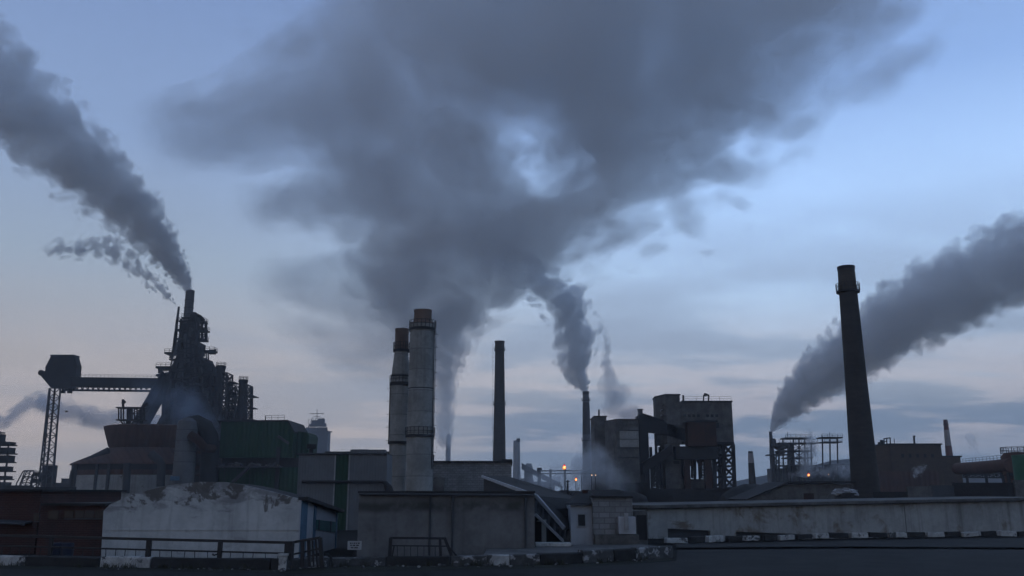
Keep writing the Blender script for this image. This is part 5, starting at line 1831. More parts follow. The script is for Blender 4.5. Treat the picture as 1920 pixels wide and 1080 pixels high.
tower_mass('dark lattice plant tower cut off by the left edge', [(-30, 14, 918), (-30, 17, 900), (-30, 18, 885), (-28, 21, 868), (-25, 22, 852), (-24, 24, 836), (-20, 24, 833), (-18, 3, 828), (-15, 2, 812), (-12, 1, 806)], 260, 3)
tower_mass('low hazy plant frame left of the lattice mast foot', [(34, 64, 918), (36, 62, 906), (42, 66, 895), (48, 68, 884), (52, 68, 882)], 420, 5)
tower_mass('dense hazy plant frame at the lattice mast foot', [(62, 98, 918), (64, 96, 905), (66, 90, 893), (70, 82, 886)], 330, 6)
F_ = Frame('low_plant_shed', 'low dark plant shed with a stepped roof left of the dust house', 'shed', 118, 240.0)
F_.box('wall', 100, 138, 905, None, 240, 8, M_STEEL2, ref=910)
F_.box('upper_wall', 115, 130, 897, 904.9, 240.5, 7, M_STEEL2, ref=900)
F_ = Frame('boundary_wall', 'long dark boundary wall behind the brick building', 'wall', 120, 120.0)
F_.box('wall_panel', 60, 140, 913, None, 120, 0.4, M_STEEL2, ref=920)
F_.box('wall_panel', 140.3, 215, 918, None, 120, 0.4, M_CONC, ref=920)
F_.box('wall_panel', -120, 59.7, 910, None, 120, 0.4, M_STEEL2, ref=920)

# ------------------------------------------------------------------ hazy second furnace, centre left
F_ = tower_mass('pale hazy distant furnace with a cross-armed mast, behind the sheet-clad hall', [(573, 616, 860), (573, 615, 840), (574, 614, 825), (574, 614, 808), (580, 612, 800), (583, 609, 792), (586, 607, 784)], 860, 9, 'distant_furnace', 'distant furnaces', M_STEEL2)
F_.box('block', 574, 614, 808, None, 856, 12, M_STEEL2, ref=840)
F_.box('head_house', 584, 606, 788, 799, 856, 8, M_STEEL2, ref=795)
MB().bar(F_.p(594.5, 790, 860), F_.p(594.5, 768, 860), 0.5).bar(F_.p(580, 776, 860), F_.p(608, 775, 860), 0.55).bar(F_.p(588, 781, 860), F_.p(600, 781, 860), 0.4).build('mast', M_STEEL2, F_.root)
MB().bar(F_.p(612, 808, 860), F_.p(623, 810, 860), 0.9).build('arm', M_STEEL2, F_.root)
MB().bar(F_.p(578, 808, 860), F_.p(578, 785, 860), 0.4).build('mast', M_STEEL2, F_.root)

# ------------------------------------------------------------------ rig with vessels and pipes, right of the coal heap
F_ = Frame('process_rig', 'open steel process rig with pipe decks, round vessels and a smoking flue', 'rig', 1510, 330.0)
Y = 330.0
c = lambda px, py, dy=0: F_.p(px, py, Y + dy)
MB().lathe([(5 * Y / FPX, 0), (4.6 * Y / FPX, F_.z(850, Y)), (3.4 * Y / FPX, F_.z(830, Y)), (2.9 * Y / FPX, F_.z(811, Y)), (3.3 * Y / FPX, F_.z(809.5, Y)), (0.3, F_.z(809, Y))], 20, F_.x(1447.5, 850, Y), 0).build('flue', M_STEEL2, F_.root, smooth=True)
MB().lathe([(1.0, 0), (1.25, 0.5), (1.25, 2.4), (0.9, 3.0)], 14).build('vessel', M_STEEL, F_.root, smooth=True, loc=c(1449.5, 838, -2))
for a, b, py in ((1468, 1515, 821.5), (1536, 1574, 820.5), (1456, 1528, 831), (1540, 1573, 829), (1440, 1472, 852.5), (1458, 1520, 845.5), (1470, 1518, 858.5), (1455, 1525, 873)):
    m = MB()
    m.box(F_.x(a, py, Y), F_.x(b, py, Y), -3.5, 3.5, F_.z(py, Y) - 0.35, F_.z(py, Y) + 0.1)
    pf = F_.part('deck', m, M_STEEL)
    railing('railing', pf, [(F_.x(a, py, Y), -3.4, F_.z(py, Y)), (F_.x(b, py, Y), -3.4, F_.z(py, Y))], 1.1, 2.0, M_STEEL, 0.1)
for px_, pt in ((1448, 853), (1460.5, 833), (1468, 821), (1477, 832), (1487.5, 822), (1498, 822), (1508.5, 822), (1521, 832), (1542, 821), (1556, 820), (1570, 820), (1455, 850), (1514, 846)):
    a = c(px_ + 1, 905, -3)
    b = c(px_, pt, -3)
    MB().bar(b + (a - b) * (b.z / (b.z - a.z)), b, 0.42).build('column', M_STEEL, F_.root)
F_.box('duct_shaft', 1481, 1490, 833, None, Y + 1, 2, M_STEEL2, ref=860)
for px_, py, rr_ in ((1463, 838, 1.6), (1470, 836, 1.4), (1463, 848, 1.2)):
    MB().blob((0, 0, 0), rr_, 2, 0.05, 1, (1.6, 1, 0.8)).build('vessel', M_STEEL, F_.root, smooth=True, loc=c(px_, py, -2))
m = MB()
truss(m, c(1487, 905, -3), c(1487.5, 832, -3), c(1508, 905, -3), c(1508.5, 832, -3), 5, 0.25, 'X')
F_.part('bracing', m, M_STEEL)
m = MB()
truss(m, c(1448, 905, -3), c(1448, 853, -3), c(1460, 905, -3), c(1460, 853, -3), 4, 0.25, 'X')
F_.part('bracing', m, M_STEEL)
for px_ in (1477, 1541, 1556):
    MB().bar(c(px_, 822, 0), c(px_ - 0.5, 810 if px_ != 1541 else 814, 0), 0.14).build('mast', M_STEEL, F_.root)
for a, b, top in ((1450, 1482, 878), (1482.4, 1520, 871), (1520.4, 1560, 876), (1560.4, 1600, 870)):
    F_.box('base_wall', a, b, top, None, Y + 4, 8, M_CONC if a < 1500 else M_STEEL2, ref=890)
for px_, py in ((1494, 876), (1514, 874), (1530, 876), (1568, 874), (1580, 872)):
    F_.box('window', px_, px_ + 5, py, py + 8, Y + 3.9, 0.12, M_PLASTER, ref=880)

# ------------------------------------------------------------------ far misty plant between the slim chimneys
F_ = Frame('far_gallery', 'misty far conveyor gallery slanting down right of the short pale stacks', 'gallery', 1010, 780.0)
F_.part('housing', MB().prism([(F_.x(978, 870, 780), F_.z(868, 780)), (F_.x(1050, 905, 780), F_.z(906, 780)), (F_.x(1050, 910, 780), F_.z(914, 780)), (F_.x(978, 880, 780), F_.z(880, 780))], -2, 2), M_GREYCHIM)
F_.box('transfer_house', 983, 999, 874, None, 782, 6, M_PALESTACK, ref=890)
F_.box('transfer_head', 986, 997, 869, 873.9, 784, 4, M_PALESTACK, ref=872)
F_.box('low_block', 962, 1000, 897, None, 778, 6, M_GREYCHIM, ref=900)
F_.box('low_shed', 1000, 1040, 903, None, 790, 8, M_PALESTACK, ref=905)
F_ = Frame('pipe_bridge', 'thin twin pipe bridge on slender posts below the flame, in the mist', 'pipe bridge', 1060, 330.0)
for py in (883, 888):
    MB().tube([F_.p(1008, py, 330), F_.p(1118, py - 1, 330)], 0.22, 8).build('pipe', M_STEEL2, F_.root)
for px_, w_ in ((1011, 1.2), (1032, 0.8), (1060, 0.5), (1090, 0.5), (1114, 0.6)):
    a = F_.p(px_, 880, 330)
    MB().bar(a, Vector((a.x, a.y, 0)), w_).build('post', M_STEEL2, F_.root)
F_.box('cabinet', 1007, 1016, 877, 884, 330, 1.5, M_STEEL2, ref=880)

# utility pole and bare bushes in the mist
F_ = Frame('utility_pole', 'thin dark utility pole with short crossarm in the mist over the gallery roof', 'pole', 1064.5, 130.0)
MB().bar((0, 0, 0), F_.p(1064.5, 900, 130), 0.2).build('pole', M_BARK, F_.root)
MB().bar(F_.p(1061, 903, 130), F_.p(1068, 903, 130), 0.12).build('crossarm', M_BARK, F_.root)


def bare_tree(label, px, Y, h, seed):
    rt = random.Random(seed)
    F_ = Frame('bare_tree', label, 'tree', px, Y, 0, 'bare bushes in the mist')
    m = MB()
    m.tube([(0, 0, 0), (0.05, 0, h * 0.4), (0.1, 0.05, h * 0.7)], [0.10, 0.07, 0.04], 7)
    m.build('trunk', M_BARK, F_.root)
    m = MB()

    def br(p, d, l, r_, n):
        q_ = p + d * l
        m.tube([p, p.lerp(q_, 0.5) + Vector((rt.uniform(-1, 1), rt.uniform(-1, 1), 0)) * l * 0.06, q_], [r_, r_ * 0.8, r_ * 0.55], 4)
        if n > 0:
            for i in range(rt.randint(2, 4)):
                dd = (d + Vector((rt.uniform(-0.7, 0.7), rt.uniform(-0.7, 0.7), rt.uniform(-0.1, 0.6)))).normalized()
                br(p.lerp(q_, rt.uniform(0.5, 1)), dd, l * rt.uniform(0.5, 0.75), r_ * 0.55, n - 1)
    for i in range(7):
        z0 = h * rt.uniform(0.15, 0.7)
        d = Vector((rt.uniform(-0.7, 0.7), rt.uniform(-0.7, 0.7), 1)).normalized()
        br(Vector((0.05, 0, z0)), d, h * 0.3, 0.03, 3)
    m.build('crown', M_BARK, F_.root)


bare_tree('bare spindly bush left of the utility pole in the mist', 1059, 128, 4.4, 1)
bare_tree('bare spindly bush right of the utility pole in the mist', 1073, 126, 4.0, 2)

# ------------------------------------------------------------------ lamps
def lamp(label, px, py, Y, r_, mat, flame=False):
    F_ = Frame('lamp_post', label, 'lamp', px, Y, 0)
    top = F_.p(px, py, Y)
    MB().bar((0, 0.4, 0), (top.x, 0.4, top.z), 0.10).build('post', M_STEEL2, F_.root)
    MB().tube([(top.x, 0.4, top.z + r_ * 1.1), (top.x, 0, top.z + r_ * 1.9), (top.x, -0.2, top.z + r_ * 1.7)], 0.06, 8).build('arm', M_STEEL2, F_.root)
    MB().blob((top.x, -0.25, top.z), r_ * 0.8, 2, 0.04, 1, (0.8, 0.8, 1.0)).build('bulb', mat, F_.root, smooth=True)
    if flame:  # glowing shells added round the bulb imitate its red and orange halo
        MB().blob((top.x, -0.2, top.z + r_ * 0.75), r_ * 0.9, 2, 0.06, 1, (0.85, 0.7, 0.8)).build('red_glow', M_HALO_RED, F_.root, smooth=True)
        MB().blob((top.x, 0.2, top.z - r_ * 0.3), r_ * 1.0, 2, 0.06, 1, (1.1, 0.6, 1.0)).build('orange_glow', M_HALO_ORANGE, F_.root, smooth=True)


lamp('brightest orange-white lamp, highest of the group in the mist', 1058, 876, 150, 0.30, M_LAMP, True)
lamp('small orange lamp below and right of the brightest one in the mist', 1080, 899, 148, 0.19, M_LAMP, True)
lamp('left lamp of the close pale pair beside the quenching tower mist', 1109.5, 891, 150, 0.13, M_LAMPW)
lamp('right lamp of the close pale pair beside the quenching tower mist', 1116.5, 891, 150, 0.11, M_LAMPW)
lamp('orange lamp glowing at the foot of the process rig', 1516, 890.5, 310, 0.42, M_LAMP, True)
lamp('faint yellowish lamp right of the orange one at the process rig', 1553, 889.5, 312, 0.22, M_LAMPW)

# ------------------------------------------------------------------ bird
m = MB()
m.tube([(-0.16, 0, 0), (-0.06, 0, 0.01), (0.06, 0, 0.01), (0.15, 0, 0.0), (0.2, 0, 0.0)], [0.015, 0.05, 0.055, 0.03, 0.008], 8)
for s_ in (-1, 1):
    for (x0_, x1_, y_, z_a), (x2_, x3_, y2_, z_b) in (((-0.05, 0.08, 0.03, 0.02), (-0.07, 0.04, 0.22, 0.12)), ((-0.07, 0.04, 0.22, 0.12), (-0.10, -0.06, 0.40, 0.07))):
        p = [(x0_, s_ * y_, z_a), (x1_, s_ * y_, z_a), (x3_, s_ * y2_, z_b), (x2_, s_ * y2_, z_b)]
        m.face(p)
        m.face([(a, b, c_ - 0.012) for a, b, c_ in p])
m.face([(-0.15, -0.02, 0), (-0.15, 0.02, 0), (-0.27, 0.05, 0), (-0.27, -0.05, 0)])
o = m.build('bird', M_BIRD)
o.location = P(124.5, 772, 110)
o.rotation_euler = (0.2, -0.1, 0.5)
o.scale = (1.25, 1.25, 1.25)
setp(o, 'small dark bird flying between the lattice mast and the furnace', 'bird')
# ------------------------------------------------------------------ smoke, steam and haze
def _interp(pts, t):
    """Catmull-Rom through the points at parameter t in 0..n-1"""
    n = len(pts)
    i = min(int(t), n - 2)
    f = t - i
    p0, p1, p2, p3 = pts[max(i - 1, 0)], pts[i], pts[i + 1], pts[min(i + 2, n - 1)]
    return 0.5 * ((2 * p1) + (p2 - p0) * f + (2 * p0 - 5 * p1 + 4 * p2 - p3) * f * f + (3 * p1 - p0 - 3 * p2 + p3) * f ** 3)


def plume(name, label, cat, pts, tau=(5, 3), soft=(0.05, 0.35), core=1.0, nfreq=1.1, namp=0.5, detail=4, bulge=0.25, pad=1.0,
          color=(0.62, 0.64, 0.68), seed=0.0, holes=(), fade_in=0.0, fade_out=0.0, step=0.5, aniso=0.0, group=None, rough=0.55,
          squash=1.0, stretch=1.0, bfreq=1.6, lobes=0.0, lfreq=1.6, inner=0.0, lee=0.0):
    """a drifting body of smoke: a billowed closed tube along the path filled with uneven smoke.
    pts: (px, py, Y, radius in px)"""
    W = [P(a[0], a[1], a[2]) for a in pts]
    RD = [a[3] * ((p - EYE).length / FPX) for a, p in zip(pts, W)]
    o0 = W[0]
    ax = (W[-1] - W[0])
    L = ax.length
    ax.normalize()
    up = Vector((0, 1, 0))
    sz = ax.cross(up).normalized()
    sy = sz.cross(ax).normalized()
    M = Matrix((ax, sy, sz)).transposed()       # local x along the plume, y away from the viewer
    loc = [M.transposed() @ (p - o0) for p in W]
    # fine samples
    fine = []
    NF = 400
    for i in range(NF + 1):
        t = i / NF * (len(pts) - 1)
        v = _interp(loc, t)
        r = max(_interp([Vector((q, 0, 0)) for q in RD], t).x, RD[0] * 0.5)
        fine.append((v.x, v.y, v.z, r))
    x0, x1 = 0.0, L
    # resample on an even x grid (paths advance along x)
    def at(xq):
        for a, b in zip(fine, fine[1:]):
            if b[0] >= xq:
                f = (xq - a[0]) / max(b[0] - a[0], 1e-6)
                f = min(max(f, 0), 1)
                return tuple(a[j] + (b[j] - a[j]) * f for j in (1, 2, 3))
        return fine[-1][1:]
    NS = 160
    gx = [x1 * (i / NS) ** 1.4 for i in range(NS + 1)]
    samp = [at(g) for g in gx]
    s_ = [0.0]
    for i in range(NS):
        s_.append(s_[-1] + (gx[i + 1] - gx[i]) / max(0.5 * (samp[i][2] + samp[i + 1][2]), 1e-4))
    smax = s_[-1]
    ymin, ymax = min(q[0] for q in samp), max(q[0] for q in samp)
    zmin, zmax = min(q[1] for q in samp), max(q[1] for q in samp)
    rmax = max(q[2] for q in samp)
    yr, zr = max(ymax - ymin, 1e-3), max(zmax - zmin, 1e-3)

    def at_u(u):
        g = x1 * u ** 1.4
        for i in range(NS):
            if gx[i + 1] >= g - 1e-9:
                f = (g - gx[i]) / max(gx[i + 1] - gx[i], 1e-9)
                q = [samp[i][j] + (samp[i + 1][j] - samp[i][j]) * f for j in range(3)]
                return q + [s_[i] + (s_[i + 1] - s_[i]) * f]
        return list(samp[-1]) + [smax]

    # ---- billowed domain
    b = bmesh.new()
    SEG = 72
    rings = []
    off = Vector((seed * 13.7, seed * 5.1, seed * 9.3))
    NR = int(min(max(smax * 16, 60), 260))
    for i in range(NR + 1):
        sv = smax * i / NR
        lo = 0
        while lo < NS - 1 and s_[lo + 1] < sv:
            lo += 1
        f = (sv - s_[lo]) / max(s_[lo + 1] - s_[lo], 1e-9)
        g = gx[lo] + (gx[lo + 1] - gx[lo]) * f
        q = [samp[lo][j] + (samp[lo + 1][j] - samp[lo][j]) * f for j in range(3)]
        end = 1.0
        if i == 0 or i == NR:
            end = 0.02
        elif i == 1 or i == NR - 1:
            end = 0.75
        ring = []
        for j in range(SEG):
            a = 2 * math.pi * j / SEG
            d = Vector((0, math.cos(a), math.sin(a)))
            c = Vector((sv / stretch, d.y, d.z)) * bfreq + off
            bb = 0.0
            am = 1.0
            for o_ in range(3):
                bb += am * (0.42 - abs(mnoise.noise(c * (2.0 ** o_) + Vector((3.1 * o_, 0, 0)))) * 1.6) * -1
                am *= 0.5
            rr = q[2] * pad * end * (1 + bulge * -bb)
            ring.append(b.verts.new((g, q[0] + d.y * rr, q[1] + d.z * rr * squash)))
        rings.append(ring)
    for a_, c_ in zip(rings, rings[1:]):
        for j in range(SEG):
            m_ = (j + 1) % SEG
            b.faces.new([a_[j], a_[m_], c_[m_], c_[j]])
    b.faces.new(rings[0][::-1])
    b.faces.new(rings[-1])
    bmesh.ops.recalc_face_normals(b, faces=b.faces)
    if b.calc_volume(signed=True) < 0:
        bmesh.ops.reverse_faces(b, faces=b.faces)
    me = bpy.data.meshes.new(name)
    b.to_mesh(me)
    b.free()
    o = bpy.data.objects.new(name, me)
    COL.objects.link(o)
    o.matrix_world = Matrix.Translation(o0) @ M.to_4x4()
    for p in me.polygons:
        p.use_smooth = True

    # ---- the smoke itself
    mat = bpy.data.materials.new(name)
    mat.use_nodes = True
    q = NT(mat.node_tree)
    oc = q.n('ShaderNodeTexCoord').outputs['Object']
    X, Y_, Z_ = q.sep(oc)
    u = q.m('POWER', q.m('DIVIDE', X, L, clamp=True), 1 / 1.4)
    st = []
    for i in range(32):
        uu = i / 31
        v = at_u(uu)
        st.append((uu, ((v[0] - ymin) / yr, (v[1] - zmin) / zr, v[2] / rmax, v[3] / smax)))
    rp = q.ramp(u, st)
    cu, cv, cr_ = [None] * 3
    sc = q.n('ShaderNodeSeparateColor')
    q.l(rp.outputs[0], sc.inputs[0])
    r = q.m('MULTIPLY', sc.outputs[2], rmax)
    dy = q.m('DIVIDE', q.m('SUBTRACT', Y_, q.m('MULTIPLY_ADD', sc.outputs[0], yr, ymin)), r)
    dz = q.m('DIVIDE', q.m('SUBTRACT', Z_, q.m('MULTIPLY_ADD', sc.outputs[1], zr, zmin)), r)
    if squash != 1.0:
        dz = q.m('DIVIDE', dz, squash)
    rho = q.m('SQRT', q.m('ADD', q.m('MULTIPLY', dy, dy), q.m('MULTIPLY', dz, dz)))
    ss = q.m('MULTIPLY', rp.outputs[1], smax)
    qv = q.comb(q.m('MULTIPLY_ADD', ss, 1 / stretch, seed * 7.3), dy, dz)
    nz = q.noise(qv, nfreq, detail, rough, 0.25)
    if lobes:
        vo = q.n('ShaderNodeTexVoronoi', feature='F1')
        # a little swirl so the lobes are not regular cells
        q.put(vo.inputs['Vector'], q.vm('ADD', qv, q.comb(q.m('MULTIPLY', nz, 0.5), q.m('MULTIPLY', nz, -0.35), q.m('MULTIPLY', nz, 0.4))))
        vo.inputs['Scale'].default_value = lfreq
        vo.inputs['Detail'].default_value = 1.0
        vo.inputs['Roughness'].default_value = 0.5
        lb = q.m('SUBTRACT', 0.95, q.m('MULTIPLY', vo.outputs['Distance'], 1.0))
        nz = q.m('ADD', q.m('MULTIPLY', nz, 1 - lobes), q.m('MULTIPLY', lb, lobes))
    d = q.m('ADD', q.m('MULTIPLY', q.m('SUBTRACT', core, rho), 0.5), q.m('MULTIPLY', q.m('SUBTRACT', nz, 0.5), namp * 2))
    for hx, hy, hr, ha in holes:         # gaps: (pixel x, pixel y, radius px, strength)
        best = min(range(NS + 1), key=lambda i: (Vector((gx[i], samp[i][0], samp[i][1])) - M.transposed() @ (P(hx, hy, (o0 + M @ Vector((gx[i], samp[i][0], samp[i][1]))).y) - o0)).length)
        cpt = M.transposed() @ (P(hx, hy, (o0 + M @ Vector((gx[best], samp[best][0], samp[best][1]))).y) - o0)
        hz = (cpt.z - samp[best][1]) / samp[best][2] / squash
        hr_ = hr / FPX * (o0 + M @ cpt - EYE).length / samp[best][2]
        vd = M.transposed() @ (o0 + M @ cpt - EYE)          # the gap runs through the smoke along the line of sight
        ds = q.m('SUBTRACT', q.m('SUBTRACT', ss, s_[best] + (cpt.x - gx[best]) / samp[best][2]), q.m('MULTIPLY', dy, vd.x / vd.y))
        dh = q.m('SUBTRACT', q.m('SUBTRACT', dz, hz), q.m('MULTIPLY', dy, vd.z / vd.y))
        dd = q.m('SQRT', q.m('ADD', q.m('MULTIPLY', ds, ds), q.m('MULTIPLY', dh, dh)))
        dd = q.m('ADD', dd, q.m('MULTIPLY', q.m('SUBTRACT', nz, 0.5), hr_ * 2.2))
        d = q.m('SUBTRACT', d, q.smooth(dd, hr_, 0.0, 0.0, ha))
    den = q.smooth(d, soft[0], soft[1])
    if lee:                              # the lee side thins out
        den = q.m('MULTIPLY', den, q.smooth(dz, -0.15, 0.95, 1.0, 1 - lee))
    if inner:                            # thinner and thicker folds inside
        n2 = q.noise(qv, nfreq * 0.8, 3, 0.55, 0.6)
        den = q.m('MULTIPLY', den, q.m('MULTIPLY_ADD', q.smooth(n2, 0.34, 0.64), inner * 1.6, 1 - inner))
    tt = q.m('DIVIDE', X, L, clamp=True)
    tau_ = q.m('MULTIPLY_ADD', tt, tau[1] - tau[0], tau[0])
    den = q.m('MULTIPLY', den, q.m('DIVIDE', tau_, q.m('MULTIPLY', r, 2.0)))
    if fade_in:
        den = q.m('MULTIPLY', den, q.smooth(tt, 0.0, fade_in))
    if fade_out:
        den = q.m('MULTIPLY', den, q.smooth(tt, 1.0, 1.0 - fade_out))
    pv = q.n('ShaderNodeVolumePrincipled')
    pv.inputs['Color'].default_value = (*color, 1)
    pv.inputs['Anisotropy'].default_value = aniso
    q.l(den, pv.inputs['Density'])
    mo = q.n('ShaderNodeOutputMaterial')
    q.l(pv.outputs[0], mo.inputs['Volume'])
    mat.cycles.volume_step_rate = step
    try:
        mat.cycles.homogeneous_volume = False
    except Exception:
        pass
    me.materials.append(mat)
    return setp(o, label, cat, group)


SMOKE = (0.95, 0.965, 0.985)
PALE = (0.95, 0.965, 0.985)
plume('smoke_plume', 'thick billowing grey smoke plume streaming up and left from the tall furnace stack', 'smoke plume',
      [(355, 546, 300, 6), (347, 528, 299, 14), (322, 488, 297, 25), (270, 418, 294, 42), (195, 345, 290, 55), (100, 258, 285, 69),
       (0, 180, 280, 82), (-130, 85, 274, 104)],
      tau=(5.5, 3.0), soft=(0.04, 0.18), core=1.40, nfreq=1.4, namp=0.34, bulge=0.36, pad=1.24, seed=1.0, step=0.28, color=PALE, bfreq=1.6, lobes=0.7, lfreq=2.0, inner=0.4)
plume('smoke_plume', 'thin ragged wisp of grey smoke drifting left from the dark pipe beside the furnace stack', 'smoke plume',
      [(330, 571, 299, 2), (321, 560, 299, 6), (306, 545, 299, 14), (275, 520, 298, 17), (240, 488, 297, 24), (195, 462, 296, 27), (140, 466, 295, 22), (75, 462, 294, 16)],
      tau=(4.5, 3.0), soft=(0.06, 0.28), core=1.22, nfreq=1.2, namp=0.85, bulge=0.3, pad=1.2, seed=2.4, step=0.45, color=PALE, fade_out=0.12, lobes=0.5, lfreq=1.2)
plume('smoke_plume', 'enormous dark grey smoke column widening from behind the two pale chimneys across the whole sky', 'smoke plume',
      [(832, 835, 430, 18), (830, 760, 428, 26), (824, 690, 425, 42), (806, 610, 415, 95), (790, 530, 402, 160), (822, 430, 388, 240), (890, 310, 365, 330),
       (955, 190, 338, 415), (1005, 50, 305, 470), (1075, -110, 280, 535), (1170, -280, 255, 610)],
      tau=(3.0, 5.2), soft=(0.075, 0.14), core=1.32, nfreq=2.4, namp=0.26, detail=5, bulge=0.34, pad=1.22, seed=33.7, step=0.22, inner=0.6, color=SMOKE,
      holes=[(985, 272, 72, 0.36), (1022, 322, 45, 0.30)], lee=0.72, rough=0.60, lobes=0.6, lfreq=3.8)
plume('smoke_plume', 'small lumpy dark smoke plume above the slim chimney with rising steam at its right', 'smoke plume',
      [(1099, 736, 450, 5), (1095, 724, 450, 13), (1084, 698, 449, 30), (1085, 655, 447, 46), (1068, 606, 446, 44), (1062, 566, 444, 44), (1022, 538, 441, 42),
       (985, 505, 438, 48), (930, 460, 434, 62), (870, 410, 430, 70)],
      tau=(6, 2.0), soft=(0.05, 0.20), core=1.34, nfreq=1.2, namp=0.50, bulge=0.40, pad=1.25, seed=4.2, step=0.26, color=PALE, lobes=0.6, lfreq=1.4, fade_out=0.55)
plume('smoke_plume', 'broad grey smoke plume slanting up to the right behind the tall dark chimney', 'smoke plume',
      [(1446, 808, 340, 4), (1452, 796, 340, 10), (1466, 772, 340, 21), (1505, 730, 339, 36), (1565, 684, 337, 46), (1640, 632, 335, 53), (1725, 578, 332, 62),
       (1850, 516, 328, 67), (1960, 472, 325, 70), (2100, 420, 320, 80)],
      tau=(5.5, 3.2), soft=(0.03, 0.18), core=1.42, nfreq=1.4, namp=0.28, bulge=0.32, pad=1.24, seed=5.5, step=0.28, color=PALE, bfreq=1.6, lobes=0.7, lfreq=2.0, inner=0.35)
plume('smoke_trail', 'lone soft dark smoke cloud high in the sky at the upper right', 'smoke trail',
      [(1520, 205, 420, 14), (1580, 175, 420, 40), (1650, 135, 420, 52), (1720, 100, 420, 40), (1790, 80, 420, 14)],
      tau=(1.0, 1.0), soft=(0.02, 0.55), core=1.0, nfreq=1.0, namp=0.6, bulge=0.15, pad=1.1, seed=17.1, step=0.45, color=SMOKE, fade_in=0.25, fade_out=0.25, stretch=1.6)
# soft trails torn off the big column, drifting left
plume('smoke_trail', 'soft dim smoke trail high in the sky left of the great column, upper of three', 'smoke trail',
      [(780, 130, 335, 130), (640, 170, 335, 125), (500, 210, 335, 95), (380, 240, 335, 70), (240, 255, 335, 45)],
      tau=(2.2, 1.3), soft=(0.02, 0.45), core=1.35, nfreq=1.4, namp=0.6, bulge=0.15, pad=1.2, seed=6.1, step=0.45, color=SMOKE, fade_in=0.2, fade_out=0.3, stretch=2.0)
plume('smoke_trail', 'soft dim smoke trail left of the great column, middle of three', 'smoke trail',
      [(800, 330, 360, 90), (680, 355, 360, 75), (560, 375, 360, 55), (430, 395, 360, 35)],
      tau=(2.0, 1.3), soft=(0.02, 0.5), core=1.25, nfreq=1.2, namp=0.65, bulge=0.15, pad=1.2, seed=7.7, step=0.45, color=SMOKE, fade_in=0.2, fade_out=0.3, stretch=2.0)
plume('smoke_trail', 'soft dim smoke trail left of the great column, lowest of three', 'smoke trail',
      [(800, 560, 400, 100), (690, 545, 400, 85), (580, 530, 400, 60), (450, 530, 400, 32)],
      tau=(1.5, 0.8), soft=(0.02, 0.5), core=1.25, nfreq=1.2, namp=0.65, bulge=0.15, pad=1.2, seed=8.2, step=0.45, color=SMOKE, fade_in=0.15, fade_out=0.3, stretch=2.0)

plume('smoke_trail', 'faint smoke veil hanging low just left of the two pale chimneys', 'smoke trail',
      [(830, 640, 412, 80), (740, 650, 412, 85), (650, 640, 412, 65), (570, 615, 412, 42), (480, 590, 412, 22)],
      tau=(1.1, 0.6), soft=(0.02, 0.5), core=1.2, nfreq=1.3, namp=0.7, bulge=0.15, pad=1.2, seed=18.6, step=0.45, color=SMOKE, fade_in=0.2, fade_out=0.35, stretch=1.8)

# steam and low drifting vapour
STEAM = (0.90, 0.92, 0.95)
plume('ground_mist', 'pale ground mist creeping left from the quenching tower foot around the lamps', 'mist',
      [(1205, 930, 158, 22), (1165, 900, 159, 44), (1120, 878, 160, 54), (1072, 892, 161, 42), (1020, 902, 162, 28), (960, 905, 163, 14)],
      tau=(4.2, 2.0), soft=(0.02, 0.55), core=0.98, nfreq=1.2, namp=0.75, bulge=0.35, pad=1.15, seed=9.1, step=0.4, color=STEAM, fade_in=0.5, fade_out=0.35)
plume('steam_plume', 'thin ragged steam rising from the quenching tower roof', 'steam plume',
      [(1196, 796, 172, 10), (1172, 776, 172, 34), (1156, 748, 172, 36), (1142, 712, 172, 22), (1136, 675, 172, 12), (1138, 640, 172, 9), (1128, 600, 172, 6)],
      tau=(2.6, 0.8), soft=(0.04, 0.5), core=1.15, nfreq=1.1, namp=0.8, bulge=0.3, seed=10.2, step=0.4, color=STEAM, fade_out=0.25)
plume('steam_plume', 'pale steam column rising through the middle of the process rig', 'steam plume',
      [(1505, 895, 324, 10), (1514, 872, 324, 17), (1519, 845, 324, 15), (1520, 822, 324, 12), (1517, 798, 324, 8)],
      tau=(2.4, 1.2), soft=(0.05, 0.5), core=1.2, nfreq=1.1, namp=0.7, bulge=0.3, seed=11.3, step=0.4, color=STEAM, fade_out=0.3)
plume('steam_plume', 'low steam drifting along the foot of the process rig', 'steam plume',
      [(1600, 880, 322, 16), (1575, 882, 321, 17), (1540, 885, 320, 12), (1500, 890, 320, 9), (1455, 894, 320, 6)],
      tau=(1.6, 0.5), soft=(0.05, 0.6), core=1.0, nfreq=1.2, namp=0.8, bulge=0.3, seed=12.1, step=0.4, color=STEAM, fade_out=0.3)
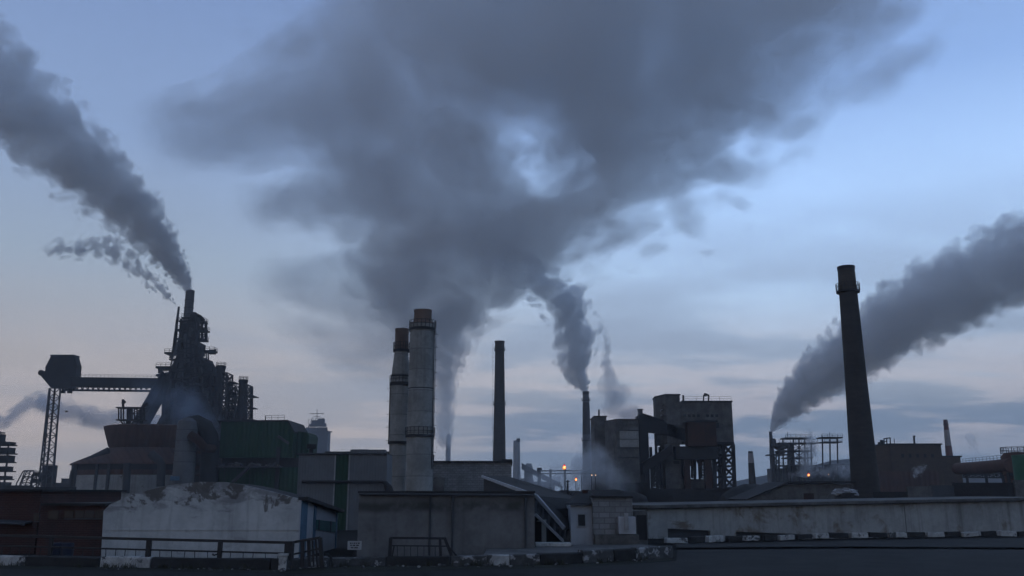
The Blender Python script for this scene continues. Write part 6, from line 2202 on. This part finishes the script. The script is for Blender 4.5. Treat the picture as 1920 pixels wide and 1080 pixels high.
plume('steam_plume', 'small bright puff of steam before the tan brick building', 'steam plume',
      [(1714, 896, 205, 4), (1716, 889, 205, 7), (1721, 883, 205, 10), (1730, 877, 205, 7), (1738, 873, 205, 3)],
      tau=(1.6, 0.9), soft=(0.08, 0.6), core=0.95, nfreq=1.4, namp=1.0, bulge=0.4, seed=13.7, step=0.4, color=(0.93, 0.94, 0.96))
BLUE = (0.50, 0.62, 0.80)
plume('low_smoke', 'flat bluish smoke bank drifting left behind the lattice mast', 'smoke bank',
      [(330, 800, 330, 16), (250, 790, 335, 22), (170, 782, 340, 20), (110, 765, 345, 22), (60, 757, 350, 18), (10, 790, 355, 16), (-40, 795, 360, 10)],
      tau=(1.5, 1.2), soft=(0.04, 0.5), core=1.25, nfreq=1.0, namp=0.8, bulge=0.35, seed=14.4, step=0.45, color=(0.50, 0.66, 0.80), stretch=1.6, fade_out=0.1)
plume('low_smoke', 'thin bluish smoke hanging about the foot of the furnace', 'smoke bank',
      [(410, 840, 262, 20), (375, 800, 262, 45), (330, 765, 264, 55), (285, 735, 268, 45), (240, 715, 272, 22)],
      tau=(1.0, 0.6), soft=(0.02, 0.6), core=1.0, nfreq=1.0, namp=0.7, bulge=0.2, seed=15.9, step=0.45, color=BLUE, fade_in=0.15, fade_out=0.4)
plume('low_smoke', 'faint round grey puff low in the sky right of the banded chimney', 'smoke bank',
      [(1835, 868, 420, 10), (1830, 845, 420, 20), (1822, 825, 420, 18), (1812, 812, 420, 8)],
      tau=(0.8, 0.9), soft=(0.04, 0.6), core=1.0, nfreq=1.1, namp=0.7, bulge=0.25, seed=16.2, step=0.45, color=SMOKE, fade_in=0.3)

# air between things: one closed box round everything, the sky outside it
HZ = bpy.data.materials.new('haze')
HZ.use_nodes = True
q = NT(HZ.node_tree)
pv = q.n('ShaderNodeVolumePrincipled')
pv.inputs['Color'].default_value = (0.86, 0.90, 0.97, 1)
pv.inputs['Density'].default_value = 0.00038
q.l(pv.outputs[0], q.n('ShaderNodeOutputMaterial').inputs['Volume'])
hb = MB()
hb.box(-700, 700, -60, 1000, -2, 330)
ho = hb.build('haze', HZ)
setp(ho, kind='stuff')
